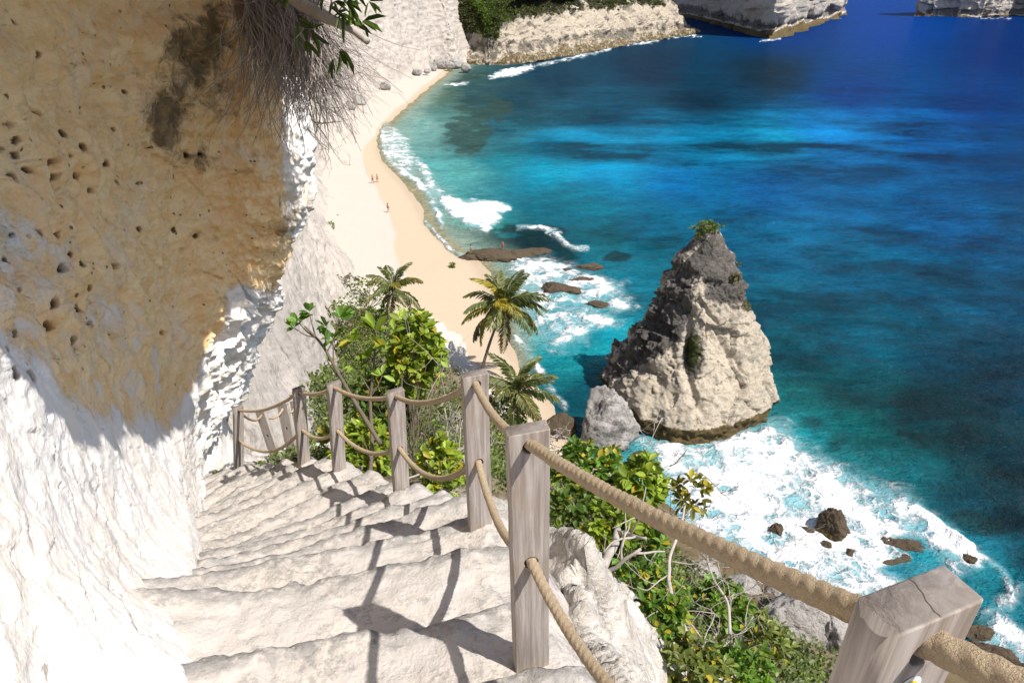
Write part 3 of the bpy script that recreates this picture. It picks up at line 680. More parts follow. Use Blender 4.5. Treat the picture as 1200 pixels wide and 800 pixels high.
    line([(604, 398), (625, 425), (646, 456), (662, 478)], 5, 0.62)
    area([(572, 92), (585, 84), (600, 80), (622, 77), (626, 80), (600, 90)], 3, 1.1); line([(626, 78), (660, 70), (690, 64), (715, 58)], 2, 0.72); line([(735, 53), (760, 50), (775, 46)], 1.6, 0.9); line([(780, 44), (800, 42), (822, 43)], 1.4, 0.9); line([(522, 100), (540, 98), (548, 97)], 2.2, 0.8); line([(890, 48), (905, 47), (915, 46)], 1.4, 0.9); line([(1150, 21), (1185, 22)], 1.0, 0.6)
    area([(752, 520), (800, 520), (850, 512), (885, 496), (905, 488), (925, 505), (948, 527), (985, 545), (1010, 560), (1062, 575), (1085, 600), (1120, 628), (1150, 655), (1120, 670), (1080, 655), (1050, 700), (1010, 730), (940, 700), (880, 690), (820, 640), (775, 580)], 24, 0.90)
    for q in [(830, 560, 60, 34), (900, 545, 50, 30), (880, 610, 70, 36), (960, 575, 60, 26), (1000, 600, 40, 28), (900, 510, 16, 16), (1040, 660, 40, 24), (990, 670, 60, 26), (830, 610, 40, 30), (940, 640, 60, 30), (780, 530, 30, 16)]: foam = np.maximum(foam, 1.02 * blob(*q))
    line([(1070, 598), (1090, 612), (1112, 630), (1134, 645)], 9, 1.45)
    line([(1134, 645), (1160, 658), (1180, 675), (1190, 700)], 6, 0.62); line([(1195, 690), (1185, 705), (1160, 715), (1150, 722)], 12, 0.56)
    area([(1135, 745), (1165, 715), (1200, 735), (1230, 760), (1200, 790), (1165, 780)], 14, 0.9); area([(1040, 760), (1100, 740), (1140, 760), (1150, 790), (1060, 790)], 12, 0.8)
    line([(890, 700), (920, 702), (930, 706)], 6, 1.0); line([(780, 640), (805, 690), (830, 690)], 10, 0.8)
    foam *= 0.84 + 0.5 * np.clip(fbm(P, 0.09, 4, 66) + .22, -.6, .6)
    foam *= 1 - 0.75 * sum(blob(*q) for q in [(985, 497, 22, 9), (1022, 535, 22, 7), (1062, 640, 22, 8), (1075, 655, 20, 9), (1050, 668, 22, 8)]).clip(0, 1)
    halo = sstep(0.25, 0.95, foam) * (PY > 200)
    # aerated water round the foam is pale turquoise
    soft = np.zeros_like(PX)
    for q in [(690, 360, 70, 38), (900, 490, 70, 24, .3), (1000, 560, 90, 30, .4), (1130, 660, 60, 34, .6), (1175, 740, 40, 40), (650, 400, 50, 24)]: soft = np.maximum(soft, blob(*q))
    f2 = np.clip(0.55 * halo + 0.35 * soft, 0, 0.75)[..., None]
    col = col * (1 - f2) + lin((70, 175, 195)) * f2
    P[..., 2] = 0.7 * np.clip(foam, 0, 1.2) * (0.5 + fbm(P, 0.5, 4, 71)) * (PY > 60)
    P[..., 2] += 0.10 * fbm(P, 0.12, 3, 72) * (PY > 40)
    me = mesh_np('sea', P, gridq(*PX.shape)[:, ::-1])
    cattr(me, 'col', np.clip(col, 0.001, 1) * np.array([.45, .57, .52])); fattr(me, 'foam', foam)
    o = link('sea', me, M_SEA); tag(o, kind='structure')
build_sea()

# ------------------------------------------------------------------ beach and hillside: one height field
HP = []
def hp(p, dz=0.0): HP.append((p[0], p[1], p[2] + dz))
for s in np.arange(0.4, _L[-1], 0.7):
    p, t = path_at(s); rn = np.array([t[1], -t[0]])
    hp((p[0] + rn[0] * .34, p[1] + rn[1] * .34, p[2]), -0.30)
    hp((p[0] - rn[0] * .9, p[1] - rn[1] * .9, p[2]), -0.6)
    if s < S_P6 + 1.5:
        q = (0.95 if s > S_P1 + .9 else .50) + 0.2 * math.sin(s * 2.1); e = 0 if s > S_P1 + .5 else 1.05
        hp((p[0] + rn[0] * q, p[1] + rn[1] * q, p[2]), -0.75)
        hp((p[0] + rn[0] * (2.3 - e), p[1] + rn[1] * (2.3 - e), p[2]), -3.0)
        hp((p[0] + rn[0] * (4.5 - e), p[1] + rn[1] * (4.5 - e), p[2]), -7.0)
hp(W(690, 715, 3.2)); hp(W(715, 780, 2.9)); hp(W(775, 775, 4.1)); hp(W(850, 800, 5.0)); hp(W(655, 630, 3.3)); hp(W(690, 660, 3.3))
for px, py, z in [(850, 760, 13), (780, 780, 19), (900, 790, 11), (930, 700, .6), (860, 680, .8), (800, 640, .8), (980, 745, .8), (935, 735, 1.2), (900, 740, 4), (1030, 772, 1.2), (1100, 782, .8),
                  (395, 345, 4.5), (430, 345, 4.6), (465, 400, 5), (440, 420, 8), (500, 415, 3), (500, 455, 5.5), (535, 435, 2.5), (560, 452, 2.5), (525, 490, 6), (600, 500, 5), (650, 520, 3.6), (700, 560, 2.2), (740, 590, 2), (620, 560, 9), (700, 640, 15), (760, 700, 17), (820, 720, 12)]: hp(Z(px, py, z))
HP += [(-4.9, 16.4, 27.5), (-11.6, 41, 14), (-5, 24, 23), (-9, 33, 18), (0, 20, 19), (3, 30, 11), (-4, 35, 13), (4, 14, 23), (8, 8, 24), (14, 0, 24), (12, -12, 30), (3, -8, 41), (-6, -8, 41), (-8, 4, 36), (-10, 14, 31), (-25, 30, 22), (-40, 60, 12), (24, 10, 12), (30, -5, 12), (32, 16, 2), (45, 0, 1), (60, -30, 1), (-40, 120, 8), (-60, 200, 6)]
HP = np.array(HP)
def rbf_fit(P):
    r = np.hypot(P[:, None, 0] - P[None, :, 0], P[:, None, 1] - P[None, :, 1])
    n = len(P); A = np.zeros((n + 1, n + 1)); A[:n, :n] = r + np.eye(n) * 0.02; A[:n, n] = 1; A[n, :n] = 1
    return np.linalg.solve(A, np.concatenate([P[:, 2], [0]]))
HWT = rbf_fit(HP)
PATHS = np.array([np.concatenate(path_at(s)) for s in np.arange(0.3, _L[-1], 0.12)])
def hill_z(X, Y):
    sh = X.shape; X = X.ravel(); Y = Y.ravel(); Zv = np.full(X.shape, HWT[-1])
    for (a, b, c), w in zip(HP, HWT): Zv += w * np.hypot(X - a, Y - b)
    return Zv.reshape(sh)
def ground_z(X, Y, detail=True):
    sd = shore_sd(X, Y)
    bz = np.where(sd > 0, np.minimum(0.075 * sd, 1.6 + 0.035 * sd), 0.10 * sd) - 0.05
    P = np.stack([X, Y, np.zeros_like(X)], -1)
    hz = hill_z(X, Y)
    far = sstep(70, 95, np.hypot(X, Y)); hz = hz * (1 - far) - 6 * far
    hz = np.where(sd < 0, np.minimum(hz, 1.2 + 1.0 * sd), hz)
    D = np.hypot(X, Y); hz = hz - np.where((Y > 44) & (X < 14), np.clip(9 - sd, 0, 9) * .4, 0)
    if detail:
        big = sstep(4, 15, D)
        hz = hz + (0.10 + 0.75 * big) * fbm(P, 0.35, 4, 81) + (0.07 + 0.25 * big) * fbm(P, 1.3, 5, 82, ridged=True)
        bz = bz + 0.06 * fbm(P, 0.25, 4, 83)
    # never above the steps
    m = (D < 17).ravel(); x = X.ravel()[m]; y = Y.ravel()[m]; z = hz.ravel().copy()
    if m.any():
        zz = z[m]; best = np.full(x.shape, 1e9); lim = np.full(x.shape, 1e9)
        for px_, py_, pz_, tx, ty in PATHS:
            al = (x - px_) * tx + (y - py_) * ty; la = (x - px_) * ty - (y - py_) * tx
            d2 = al ** 2 + np.minimum(np.abs(la), np.abs(la + 0.7)) ** 2
            nb = d2 < best; best = np.where(nb, d2, best)
            lim = np.where(nb, np.where(la < 0.2, pz_ - 0.5, pz_ - 0.5 + 0.45 * np.clip((la - 0.2) / 0.25, 0, 1) + np.clip(la - 0.45, 0, 9) * 0.2), lim)
        z[m] = np.minimum(zz, lim)
    hz = z.reshape(X.shape)
    return hz, bz, sd
def build_ground():
    ang = np.concatenate([np.linspace(-100, -42, 60, endpoint=False), np.linspace(-42, 42, 760, endpoint=False), np.linspace(42, 110, 70)]) * math.pi / 180
    dist = np.concatenate([np.geomspace(0.35, 1.2, 20, endpoint=False), np.geomspace(1.2, 90, 430, endpoint=False), np.geomspace(90, 470, 170)])
    A, D = np.meshgrid(ang, dist); X = D * np.sin(A); Y = D * np.cos(A)
    hz, bz, sd = ground_z(X, Y)
    G = np.stack([X, Y, np.maximum(hz, bz)], -1)
    ishill = hz > bz + 0.02
    nr, nc = X.shape; q = gridq(nr, nc)
    fh = ishill.ravel()[q].sum(1) >= 2; keep = (G[..., 2].ravel()[q].max(1) > -1.2)
    hillv = G.copy(); n = gnormals(G); n *= np.sign(n[..., 2:3] + 1e-9)
    dd = np.where(ishill & (D < 40), 0.06 * fbm(G, 2.5, 4, 84, ridged=True) + 0.025 * fbm(G, 9, 4, 85) + (D > 6) * 0.3 * fbm(G, 0.6, 4, 86), 0)
    G = G + n * dd[..., None]
    px, py, k = proj(G)
    def sub(name, sel, mat):
        qq = q[sel]; u, inv = np.unique(qq.ravel(), return_inverse=True)
        me = mesh_np(name, G.reshape(-1, 3)[u], inv.reshape(-1, 4)); o = link(name, me, mat); tag(o, kind='structure'); return me, u
    me, u = sub('hillside', fh & keep, M_HILL)
    soil = sstep(1.3, 3.0, D) * sstep(1.6, 3.4, G[..., 2]) * 0.95
    soil = np.where(D < 9, soil * sstep(3.2, 5.5, D), soil)
    fattr(me, 'soil', soil.ravel()[u]); fattr(me, 'rim', (sstep(4.2, 2.0, G[..., 2]) * (X > 5)).ravel()[u])
    me, u = sub('beach', ~fh & keep, M_SAND)
    wn = 5 * fbm(np.stack([X, Y, X * 0], -1), 0.05, 3, 88)
    # the wet band: widest in the middle of the cove and under the palms
    wid = np.interp(Y, [40, 60, 80, 95, 108, 118, 128, 150, 180, 230, 330], [24, 20, 15, 11, 7.5, 6.5, 7.0, 6.0, 3.0, 3.0, 4])
    fattr(me, 'wet', (sstep(1.15, 0.85, (sd + wn * 0.3) / wid)).ravel()[u]); fattr(me, 'soak', sstep(4.0, 0.0, sd + wn * 0.25).ravel()[u])
    return G, ishill
GG, GHILL = build_ground()
from mathutils.bvhtree import BVHTree
def ground_at(x, y):
    hz, bz, sd = ground_z(np.array([[float(x)]]), np.array([[float(y)]]), True)
    return float(max(hz[0, 0], bz[0, 0]))

# ------------------------------------------------------------------ cove cliff, from below the steps round to the headland
def build_cove_cliff():
    bp = [np.array([-5.4, 5.5, 34.0]), np.array([-4.7, 8.5, 32.0]), np.array([-4.6, 11.0, 30.0]), np.array([-5.2, 16.4, 27.0]), np.array([-8.0, 27, 20.5]), np.array([-11.8, 41, 13.5]), Z(402, 400, 8), Z(397, 345, 5), Z(386, 280, 4.5), Z(374, 220, 4), Z(370, 180, 3.8), Z(384, 150, 3.6), Z(407, 120, 3.5), Z(436, 100, 3.4), Z(475, 84, 3.2), Z(515, 72, 3), Z(552, 68, 2), Z(590, 40, 2), Z(640, 10, 2)]
    B = crom(np.array(bp), [10, 14, 10, 20, 30, 34, 34, 44, 44, 40, 40, 40, 44, 44, 44, 44, 20, 20])
    T = np.gradient(B[:, :2], axis=0); T /= np.linalg.norm(T, axis=1, keepdims=True); Nn = np.stack([-T[:, 1], T[:, 0]], 1)   # away from the sea
    H = np.interp(np.arange(len(B)), np.linspace(0, len(B) - 1, len(bp)), [7, 7, 7, 12, 24, 34, 44, 50, 55, 60, 62, 64, 64, 62, 60, 56, 50, 45, 40])
    prof = crom(np.array([(-0.05, -0.10), (0.03, 0.02), (0.12, 0.22), (0.21, 0.45), (0.30, 0.70), (0.42, 0.92), (0.7, 1.02), (1.6, 1.06)]), [10, 40, 40, 40, 40, 20, 10])
    G = np.zeros((len(prof), len(B), 3))
    G[..., :2] = B[None, :, :2] + Nn[None] * (prof[:, 0][:, None] * H[None] * 0.9)[..., None]
    G[..., 2] = B[None, :, 2] + prof[:, 1][:, None] * H[None]
    n = gnormals(G)
    n *= np.sign((n[..., 0] * -Nn[None, :, 0] + n[..., 1] * -Nn[None, :, 1]).mean())
    D = np.hypot(G[..., 0], G[..., 1]); s = sstep(10, 120, D)
    gul = fbm(G * np.array([1, 1, 0.25]), 0.11, 5, 91)
    G = G + n * ((0.5 + 2.8 * s) * gul + (0.25 + 0.7 * s) * fbm(G, 0.35, 5, 92, ridged=True) + 0.16 * fbm(G, 1.3, 4, 93))[..., None]
    me = mesh_np('cove_cliff', G, gridq(*G.shape[:2]))
    dk = 0.25 * sstep(0.45, 0.1, np.abs(prof[:, 1] - 0.0))[:, None] * np.ones((1, len(B))) * s
    fattr(me, 'dark', dk); fattr(me, 'moss', 0 * D); fattr(me, 'green', sstep(0.95, 1.0, prof[:, 1])[:, None] * np.ones((1, len(B))))
    tag(link('cove_cliff', me, M_COVE), kind='structure')
build_cove_cliff()

# ------------------------------------------------------------------ leaves
def leaves(mb, P, Dv, L, Wd, tint, rr, fold=0.25, droop=0.15, up=None):
    """obovate leaves, two halves folded along the midrib: base P, direction Dv, length L, width Wd"""
    P = np.asarray(P, float).reshape(-1, 3); n = len(P)
    Dv = Dv / (np.linalg.norm(Dv, axis=1, keepdims=True) + 1e-9)
    upv = np.tile([0, 0, 1.0], (n, 1)) + 0.35 * rr.normal(size=(n, 3)) if up is None else up
    S = np.cross(Dv, upv); S /= np.linalg.norm(S, axis=1, keepdims=True) + 1e-9
    Nn = np.cross(S, Dv)
    L = np.broadcast_to(L, (n,))[:, None]; Wd = np.broadcast_to(Wd, (n,))[:, None]
    def v(a, s, h): return P + Dv * L * a + S * Wd * s + Nn * (L * h)
    V = np.stack([v(0, 0, 0), v(.36, -.38, fold * .30), v(.74, -.40, fold * .22 - droop * .3), v(1.0, 0, -droop), v(.74, .40, fold * .22 - droop * .3), v(.36, .38, fold * .30)], 1).reshape(-1, 3)
    b = np.arange(n)[:, None] * 6
    Q = np.concatenate([b + [0, 3, 2, 1], b + [0, 5, 4, 3]])
    t = np.broadcast_to(tint, (n, 3)); mb.add(V, Q, None, np.repeat(t, 6, 0))
def leafcloud(mb, c, r, n, size, base, rr, var=0.35):
    d = rr.normal(size=(n, 3)); d /= np.linalg.norm(d, axis=1, keepdims=True)
    d[:, 2] = np.abs(d[:, 2]) * 0.9 - 0.15
    P = np.asarray(c) + d * np.asarray(r) * rr.uniform(0.55, 1.05, (n, 1))
    dv = d + 0.9 * rr.normal(size=(n, 3)) + [0, 0, 0.3]
    tint = np.clip(np.asarray(base) * (1 + var * rr.normal(size=(n, 1))), 0.004, 0.9)
    leaves(mb, P, dv, size * rr.uniform(.7, 1.3, n), size * rr.uniform(.55, .85, n), tint, rr)
def build_headland():
    bp = [(520, 74), (545, 76), (575, 78), (610, 75), (645, 70), (680, 64), (715, 57), (745, 51), (775, 47), (800, 43), (818, 39)]
    F = crom(np.array([Z(x, y, -0.5) for x, y in bp]), 34)
    N = len(F); u = np.linspace(0, 1, N)
    T = np.gradient(F[:, :2], axis=0); T /= np.linalg.norm(T, axis=1, keepdims=True); Nn = np.stack([-T[:, 1], T[:, 0]], 1)
    hh = np.interp(u, [0, .1, .25, .45, .6, .75, .88, .95, 1], [34, 31, 28, 26, 25, 23.5, 22, 21, 13])
    prof = crom(np.array([(-1.5, -1.5), (0, 1.2), (5, 3.5), (9, 6.5), (12, 12), (16, 20), (22, 0.80), (36, 0.93), (60, 1.0), (85, 0.9), (110, 0.3), (118, -0.1)], float), [8, 14, 14, 24, 30, 30, 26, 20, 10, 8, 4])
    # heights beyond the cliff edge are fractions of the crest
    ph = np.array([(-1.5), 1.2, 3.5, 6.5, 12, 20] ); 
    ctrl = np.array([(-1.5, -.04), (0, .03), (5, .09), (9, .17), (12, .34), (16, .56), (22, .76), (36, .92), (60, 1.0), (85, .9), (110, .3), (118, -.1)])
    prof = crom(ctrl, [8, 14, 14, 24, 30, 30, 26, 20, 10, 8, 4])
    w = np.interp(u, [0, .7, .9, 1], [1, .9, .75, .5])
    G = np.zeros((len(prof), N, 3))
    G[..., :2] = F[None, :, :2] + Nn[None] * (prof[:, 0][:, None] * w[None])[..., None]
    G[..., 2] = prof[:, 1][:, None] * hh[None]
    # round the tip
    end = sstep(0.93, 1.0, u)[None] * sstep(0, 40, prof[:, 0])[:, None]
    G[..., 0] -= end * 10; 
    n = gnormals(G); n *= np.sign(np.median(n[40:80, :, 2]))
    G = G + n * (5.0 * fbm(G * np.array([1, 1, .6]), 0.045, 5, 101) + 1.2 * fbm(G, 0.22, 5, 102, ridged=True) + 0.5 * fbm(G, 0.8, 4, 103) + 1.5 * facets(G, 6.0, 3, .6) + .6 * facets(G, 2.2, 9, .6))[..., None]
    me = mesh_np('headland', G, gridq(*G.shape[:2])); o1 = np.ones((1, N)); pz = prof[:, 1][:, None] * o1
    irr = fbm(G, .09, 4, 141); pv = pz + .10 * irr
    fattr(me, 'moss', 0.62 * sstep(0.24, 0.02, pv)); fattr(me, 'dark', np.clip(0.62 * sstep(0.02, 0.15, pv) * sstep(0.46, 0.20, pv) + 0.55 * sstep(0.62, 0.8, pv) + .35 * irr, 0, 1))
    fattr(me, 'green', sstep(0.78, 0.9, pz) * sstep(0.97, 0.8, u)[None] * 0.9 + 0.8 * sstep(0.45, 0.7, pz) * (np.exp(-((u - .22) / .1) ** 2))[None])
    o = link('headland', me, M_HEAD); tag(o, kind='structure')
    # scrub on the crest
    mb = MB(); rr = np.random.default_rng(5)
    cand = []
    for _ in range(5200):
        i = rr.integers(60, len(prof) - 42); j = rr.integers(0, int(N * 0.9)); uu = u[j]
        f = prof[i, 1]
        lim = np.interp(uu, [0, .12, .2, .33, .45, 1], [.25, .25, .36, .58, .70, .78])
        if f < lim + rr.normal() * 0.04: continue
        cand.append((i, j))
    for i, j in cand:
        c = G[i, j]; r = rr.uniform(0.9, 2.3) * (1.2 if u[j] < .35 else 0.8)
        green = np.exp(-((u[j] - .25) / .12) ** 2)
        base = np.array([0.075, 0.085, 0.03]) * (1 - green) + np.array([0.11, 0.16, 0.03]) * green
        if rr.random() < 0.35 * (1 - green): base = np.array([0.13, 0.11, 0.085])
        leafcloud(mb, c + [0, 0, r * .3], (r, r, r * .75), 46, 0.75, base, rr)
    tag(link('headland_scrub', mb.mesh('headland_scrub', False), M_LEAF), kind='stuff')

build_headland()

def build_island(name, label, base, top_h, seedn, darkside):
    """steep rock in the sea: base = plan outline at the water, counter-clockwise from above"""
    B = np.array(base); n0 = len(B); E = np.concatenate([B, B[:1]])
    P = np.concatenate([E[i] + (E[i + 1] - E[i]) * np.linspace(0, 1, 60, endpoint=False)[:, None] for i in range(n0)]); P = np.concatenate([P, P[:1]])
    c = B.mean(0); h = crom(np.array([(-.06, 1.02), (.0, 1.0), (.06, .965), (.12, .985), (.35, .985), (.7, .96), (.95, .9), (1.0, .6), (1.02, .0)]), [6, 14, 14, 30, 40, 30, 10, 8])
    G = np.zeros((len(h), len(P), 3)); G[..., :2] = c + (P[None] - c) * h[:, 1][:, None, None]; G[..., 2] = h[:, 0][:, None] * top_h
    n = gnormals(G); o = G - np.append(c, top_h * .4); n *= np.sign(np.median(np.sum(n * o, -1)))
    amp = sstep(0, 0.1, h[:, 1])[:, None]
    d = amp * (8.0 * fbm(G * np.array([1, 1, .5]), 0.028, 5, seedn) + 3.0 * facets(G, 14.0, 5, .6) + 1.4 * fbm(G, 0.2, 5, seedn + 1, ridged=True) + .5 * fbm(G, .7, 4, seedn + 2))
    d[:, -1] = d[:, 0]; G = G + n * d[..., None]; G[:, -1] = G[:, 0]
    me = mesh_np(name, G, gridq(*G.shape[:2])); one = np.ones((1, len(P)))
    fattr(me, 'moss', .8 * sstep(.045, .015, h[:, 0])[:, None] * one); fattr(me, 'dark', np.clip(.6 * sstep(.02, .05, h[:, 0])[:, None] * sstep(.13, .06, h[:, 0])[:, None] * one + darkside + .3 * fbm(G, .06, 3, seedn + 5), 0, 1))
    fattr(me, 'green', sstep(.96, 1.0, h[:, 0])[:, None] * one)
    return tag(link(name, me, M_ISLE), label, 'rock island')
a, b, c2 = Z(903, 46, 0)[:2], Z(996, 17, 0)[:2], Z(812, 22, 0)[:2]
build_island('rock_island', 'steep flat-topped rock island just past the headland tip, one face sunlit, one dark', [a, b, b + [-70, 190], c2 + [-60, 190], c2], 95, 201, .22)
a, b = Z(1072, 19, 0)[:2], Z(1150, 21, 0)[:2]
build_island('rock_island', 'dark rock island across the channel at the far edge of the bay', [a, b, Z(1192, 19, 0)[:2], Z(1290, 23, 0)[:2], Z(1330, 5, 0)[:2], a + [140, 90]], 58, 231, .15)
# ------------------------------------------------------------------ rocks
def rock_grid(r, seed, cuts=9, nu=72, nv=46, depth=(0.62, 0.92), rough=0.10):
    rr = np.random.default_rng(seed)
    u = np.linspace(0, 2 * math.pi, nu); v = np.linspace(0.0, math.pi, nv)
    Vv, U = np.meshgrid(v, u, indexing='ij')
    d = np.stack([np.sin(Vv) * np.cos(U), np.sin(Vv) * np.sin(U), np.cos(Vv)], -1)
    R = np.ones(U.shape)
    for _ in range(cuts):
        n = rr.normal(size=3); n[2] = abs(n[2]) * 0.8; n /= np.linalg.norm(n); h = rr.uniform(*depth)
        c = d @ n; R = np.minimum(R, np.where(c > 0.05, h / np.maximum(c, 0.05), 9))
    R = R * (1 + rough * fbm(d, 1.6, 4, seed) + 0.5 * rough * fbm(d, 5, 4, seed + 1, ridged=True) + 0.25 * rough * fbm(d, 14, 3, seed + 2) + .7 * rough * facets(d + seed, .45, 3, .6) + .3 * rough * facets(d + seed, .17, 3, .6))
    G = d * R[..., None] * np.asarray(r); G[:, -1] = G[:, 0]
    return G
def rock(name, label, c, r, seed, mat, cuts=9, cat='rock', rz=0.0, dark=0.2, moss=0.3, group=None, **kw):
    G = rock_grid(r, seed, cuts, **kw); me = mesh_np(name, G, gridq(*G.shape[:2]))
    z = G[..., 2] / r[2]
    fattr(me, 'dark', dark + 0 * z); fattr(me, 'moss', moss * sstep(0.25, -0.35, z)); fattr(me, 'green', 0 * z)
    o = link(name, me, mat, None, tuple(c)); o.rotation_euler = (0, 0, rz); tag(o, label, cat, group); return o

def build_stack():
    c = Z(803, 466, 0); cy = c[1]
    rows = [(274, 822, 832), (279, 816, 840), (288, 811, 844), (300, 800, 850), (320, 787, 861), (335, 772, 867), (350, 767, 873), (380, 752, 883), (400, 744, 890), (420, 731, 896), (440, 711, 900), (455, 704, 901), (466, 704, 898)]
    zl, cx, hw = [], [], []
    for y, l, r in rows:
        b = (400 - y) / FPX; k = cy / (CP + b * SP)
        zl.append(CAMZ + k * (b * CP - SP)); cx.append(((l + r) / 2 - 600) * k / FPX); hw.append((r - l) / 2 * k / FPX)
    zl, cx, hw = map(lambda a: np.array(a)[::-1], (zl, cx, hw))
    zl[0] = 1.2; top = zl[-1]
    zz = np.concatenate([np.linspace(-1.5, 1.6, 26), np.linspace(1.6, top, 210)[1:]])
    hwz = np.interp(zz, zl, hw); cxz = np.interp(zz, zl, cx); hwz *= np.interp(zz, [0, 3, 8, 16], [1.0, .97, .93, .90]); cxz += np.interp(zz, [0, 6, 18], [.15, .35, .75])
    hwz *= 1 - 0.07 * sstep(1.9, 0.6, zz)                       # undercut at the tide line
    th = np.linspace(0, 2 * math.pi, 400)
    TH, ZZ = np.meshgrid(th, zz)
    ct, st = np.cos(TH), np.sin(TH)
    # rounded polygon plan: flat lit face towards the sun, ridge to the lower left
    rot = TH - math.radians(25); m = 3.0
    sup = (np.abs(np.cos(rot)) ** m + np.abs(np.sin(rot)) ** m) ** (-1 / m); sup /= 1.08
    dep = np.interp(ZZ, [0, 5, 12, 20], [1.0, .96, .95, 1.0])
    G = np.stack([cxz[:, None] + hwz[:, None] * sup * ct, cy - 0.10 * ZZ * 0 + hwz[:, None] * dep * sup * st + 0.12 * ZZ, ZZ], -1)
    n = gnormals(G); o = G - np.array([c[0], cy, 6]); n *= np.sign(np.median(np.sum(n * o, -1)))
    s = np.clip(hwz / 4.0, 0.25, 1)[:, None]
    low = fbm(G * np.array([1, 1, .7]), 0.13, 4, 301); q = fbm(G, 0.34, 4, 302, ridged=True)
    strata = 0.22 * np.sin(G[..., 2] * 2.1 + G[..., 0] * 0.5 + 2.5 * fbm(G, 0.25, 3, 306))
    d = s * sstep(-1, 4, G[..., 2]) ** .6 * (1.0 * low + 0.25 * q + -.45 + .75 * facets(G, 4.4, 3, .6) + .26 * facets(G, 1.5, 11, .7) + 0.16 * fbm(G, 0.95, 4, 303, ridged=True) + 0.10 * fbm(G, 2.6, 4, 304) + strata * sstep(9, 14, G[..., 2]) )
    # the long joint that runs down the face
    px, py, k = proj(G)
    crag = np.maximum(sstep(815, 770, px) * sstep(470, 430, py), .8 * sstep(370, 340, py)); d += s * crag * (.42 * facets(G, 1.7, 31, .7) + .30 * fbm(G, .8, 4, 310, ridged=True) + .15 * facets(G, .7, 33, .7))
    jl = np.interp(py, [330, 370, 420, 470, 500], [800, 806, 800, 815, 835]); front = (G[..., 1] < cy + 1)
    d -= front * 0.75 * np.exp(-((px - jl) / 6.0) ** 2) * sstep(345, 380, py) * sstep(505, 460, py) * s
    jl2 = np.interp(py, [350, 380, 420, 450], [818, 842, 862, 875]); d -= front * 0.35 * np.exp(-((px - jl2) / 3.0) ** 2) * sstep(350, 360, py) * sstep(450, 430, py)
    d += .35 * facets(G, .9, 21, .6) * sstep(4, 0, G[..., 2]); d[:, -1] = d[:, 0]; G = G + n * d[..., None]; G[:, -1] = G[:, 0]
    me = mesh_np('sea_stack', np.concatenate([G.reshape(-1, 3), G[-1].mean(0)[None] + [0, 0, .2]]), gridq(*G.shape[:2]), np.stack([np.arange(399) + 400 * (len(zz) - 1), np.arange(1, 400) + 400 * (len(zz) - 1), np.full(399, 400 * len(zz))], 1))
    px, py, k = proj(G)
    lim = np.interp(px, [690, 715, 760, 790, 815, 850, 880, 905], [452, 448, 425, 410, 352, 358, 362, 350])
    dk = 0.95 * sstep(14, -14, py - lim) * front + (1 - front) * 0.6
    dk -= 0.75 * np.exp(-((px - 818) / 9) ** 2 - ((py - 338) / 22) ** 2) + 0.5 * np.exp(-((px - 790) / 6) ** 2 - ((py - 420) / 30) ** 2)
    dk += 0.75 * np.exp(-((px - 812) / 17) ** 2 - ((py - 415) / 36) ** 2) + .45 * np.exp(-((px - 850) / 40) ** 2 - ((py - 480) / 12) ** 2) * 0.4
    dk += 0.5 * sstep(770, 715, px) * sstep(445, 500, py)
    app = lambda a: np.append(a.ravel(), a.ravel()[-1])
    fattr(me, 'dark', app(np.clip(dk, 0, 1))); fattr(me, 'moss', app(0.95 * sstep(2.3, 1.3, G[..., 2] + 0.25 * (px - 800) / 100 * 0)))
    gr = 0.85 * np.exp(-((px - 812) / 13) ** 2 - ((py - 410) / 32) ** 2) * front + 0.9 * sstep(18.3, 19.2, G[..., 2])
    fattr(me, 'green', app(gr))
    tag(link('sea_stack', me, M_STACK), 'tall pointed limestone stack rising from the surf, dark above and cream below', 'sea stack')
    tp = G[-1].mean(0); mb = MB(); rr = np.random.default_rng(8)
    for _ in range(30): leafcloud(mb, tp + rr.normal(size=3) * [.5, .45, .25] + [0, 0, -.35], (.4, .4, .36), 34, .22, (0.12, 0.16, 0.025), rr)
    me2 = mb.mesh('shrub', False); me2.transform(Matrix.Translation(Vector(-tp)))
    tag(link('shrub', me2, M_LEAF, None, tuple(tp)), 'small green tuft on the very tip of the sea stack', 'shrub')
    # thin growth down the seaward shoulder
    mb = MB(); 
    for y0 in (318, 324, 331, 338, 360):
        e = np.hypot(px - np.interp(y0, [300, 340, 380], [851, 868, 880]), py - y0) + (G[..., 1] > cy + 2) * 99
        p = G.reshape(-1, 3)[int(np.argmin(e))]
        for _ in range(5): leafcloud(mb, p + rr.normal(size=3) * [.3, .2, .4], (.3, .3, .4), 26, .22, (0.13, 0.12, 0.03), rr)
    p0 = mb.V[0].mean(0); me3 = mb.mesh('shrub', False); me3.transform(Matrix.Translation(Vector(-p0)))
    tag(link('shrub', me3, M_LEAF, None, tuple(p0)), 'thin strip of brownish growth clinging to the seaward shoulder of the sea stack', 'shrub')
build_stack()

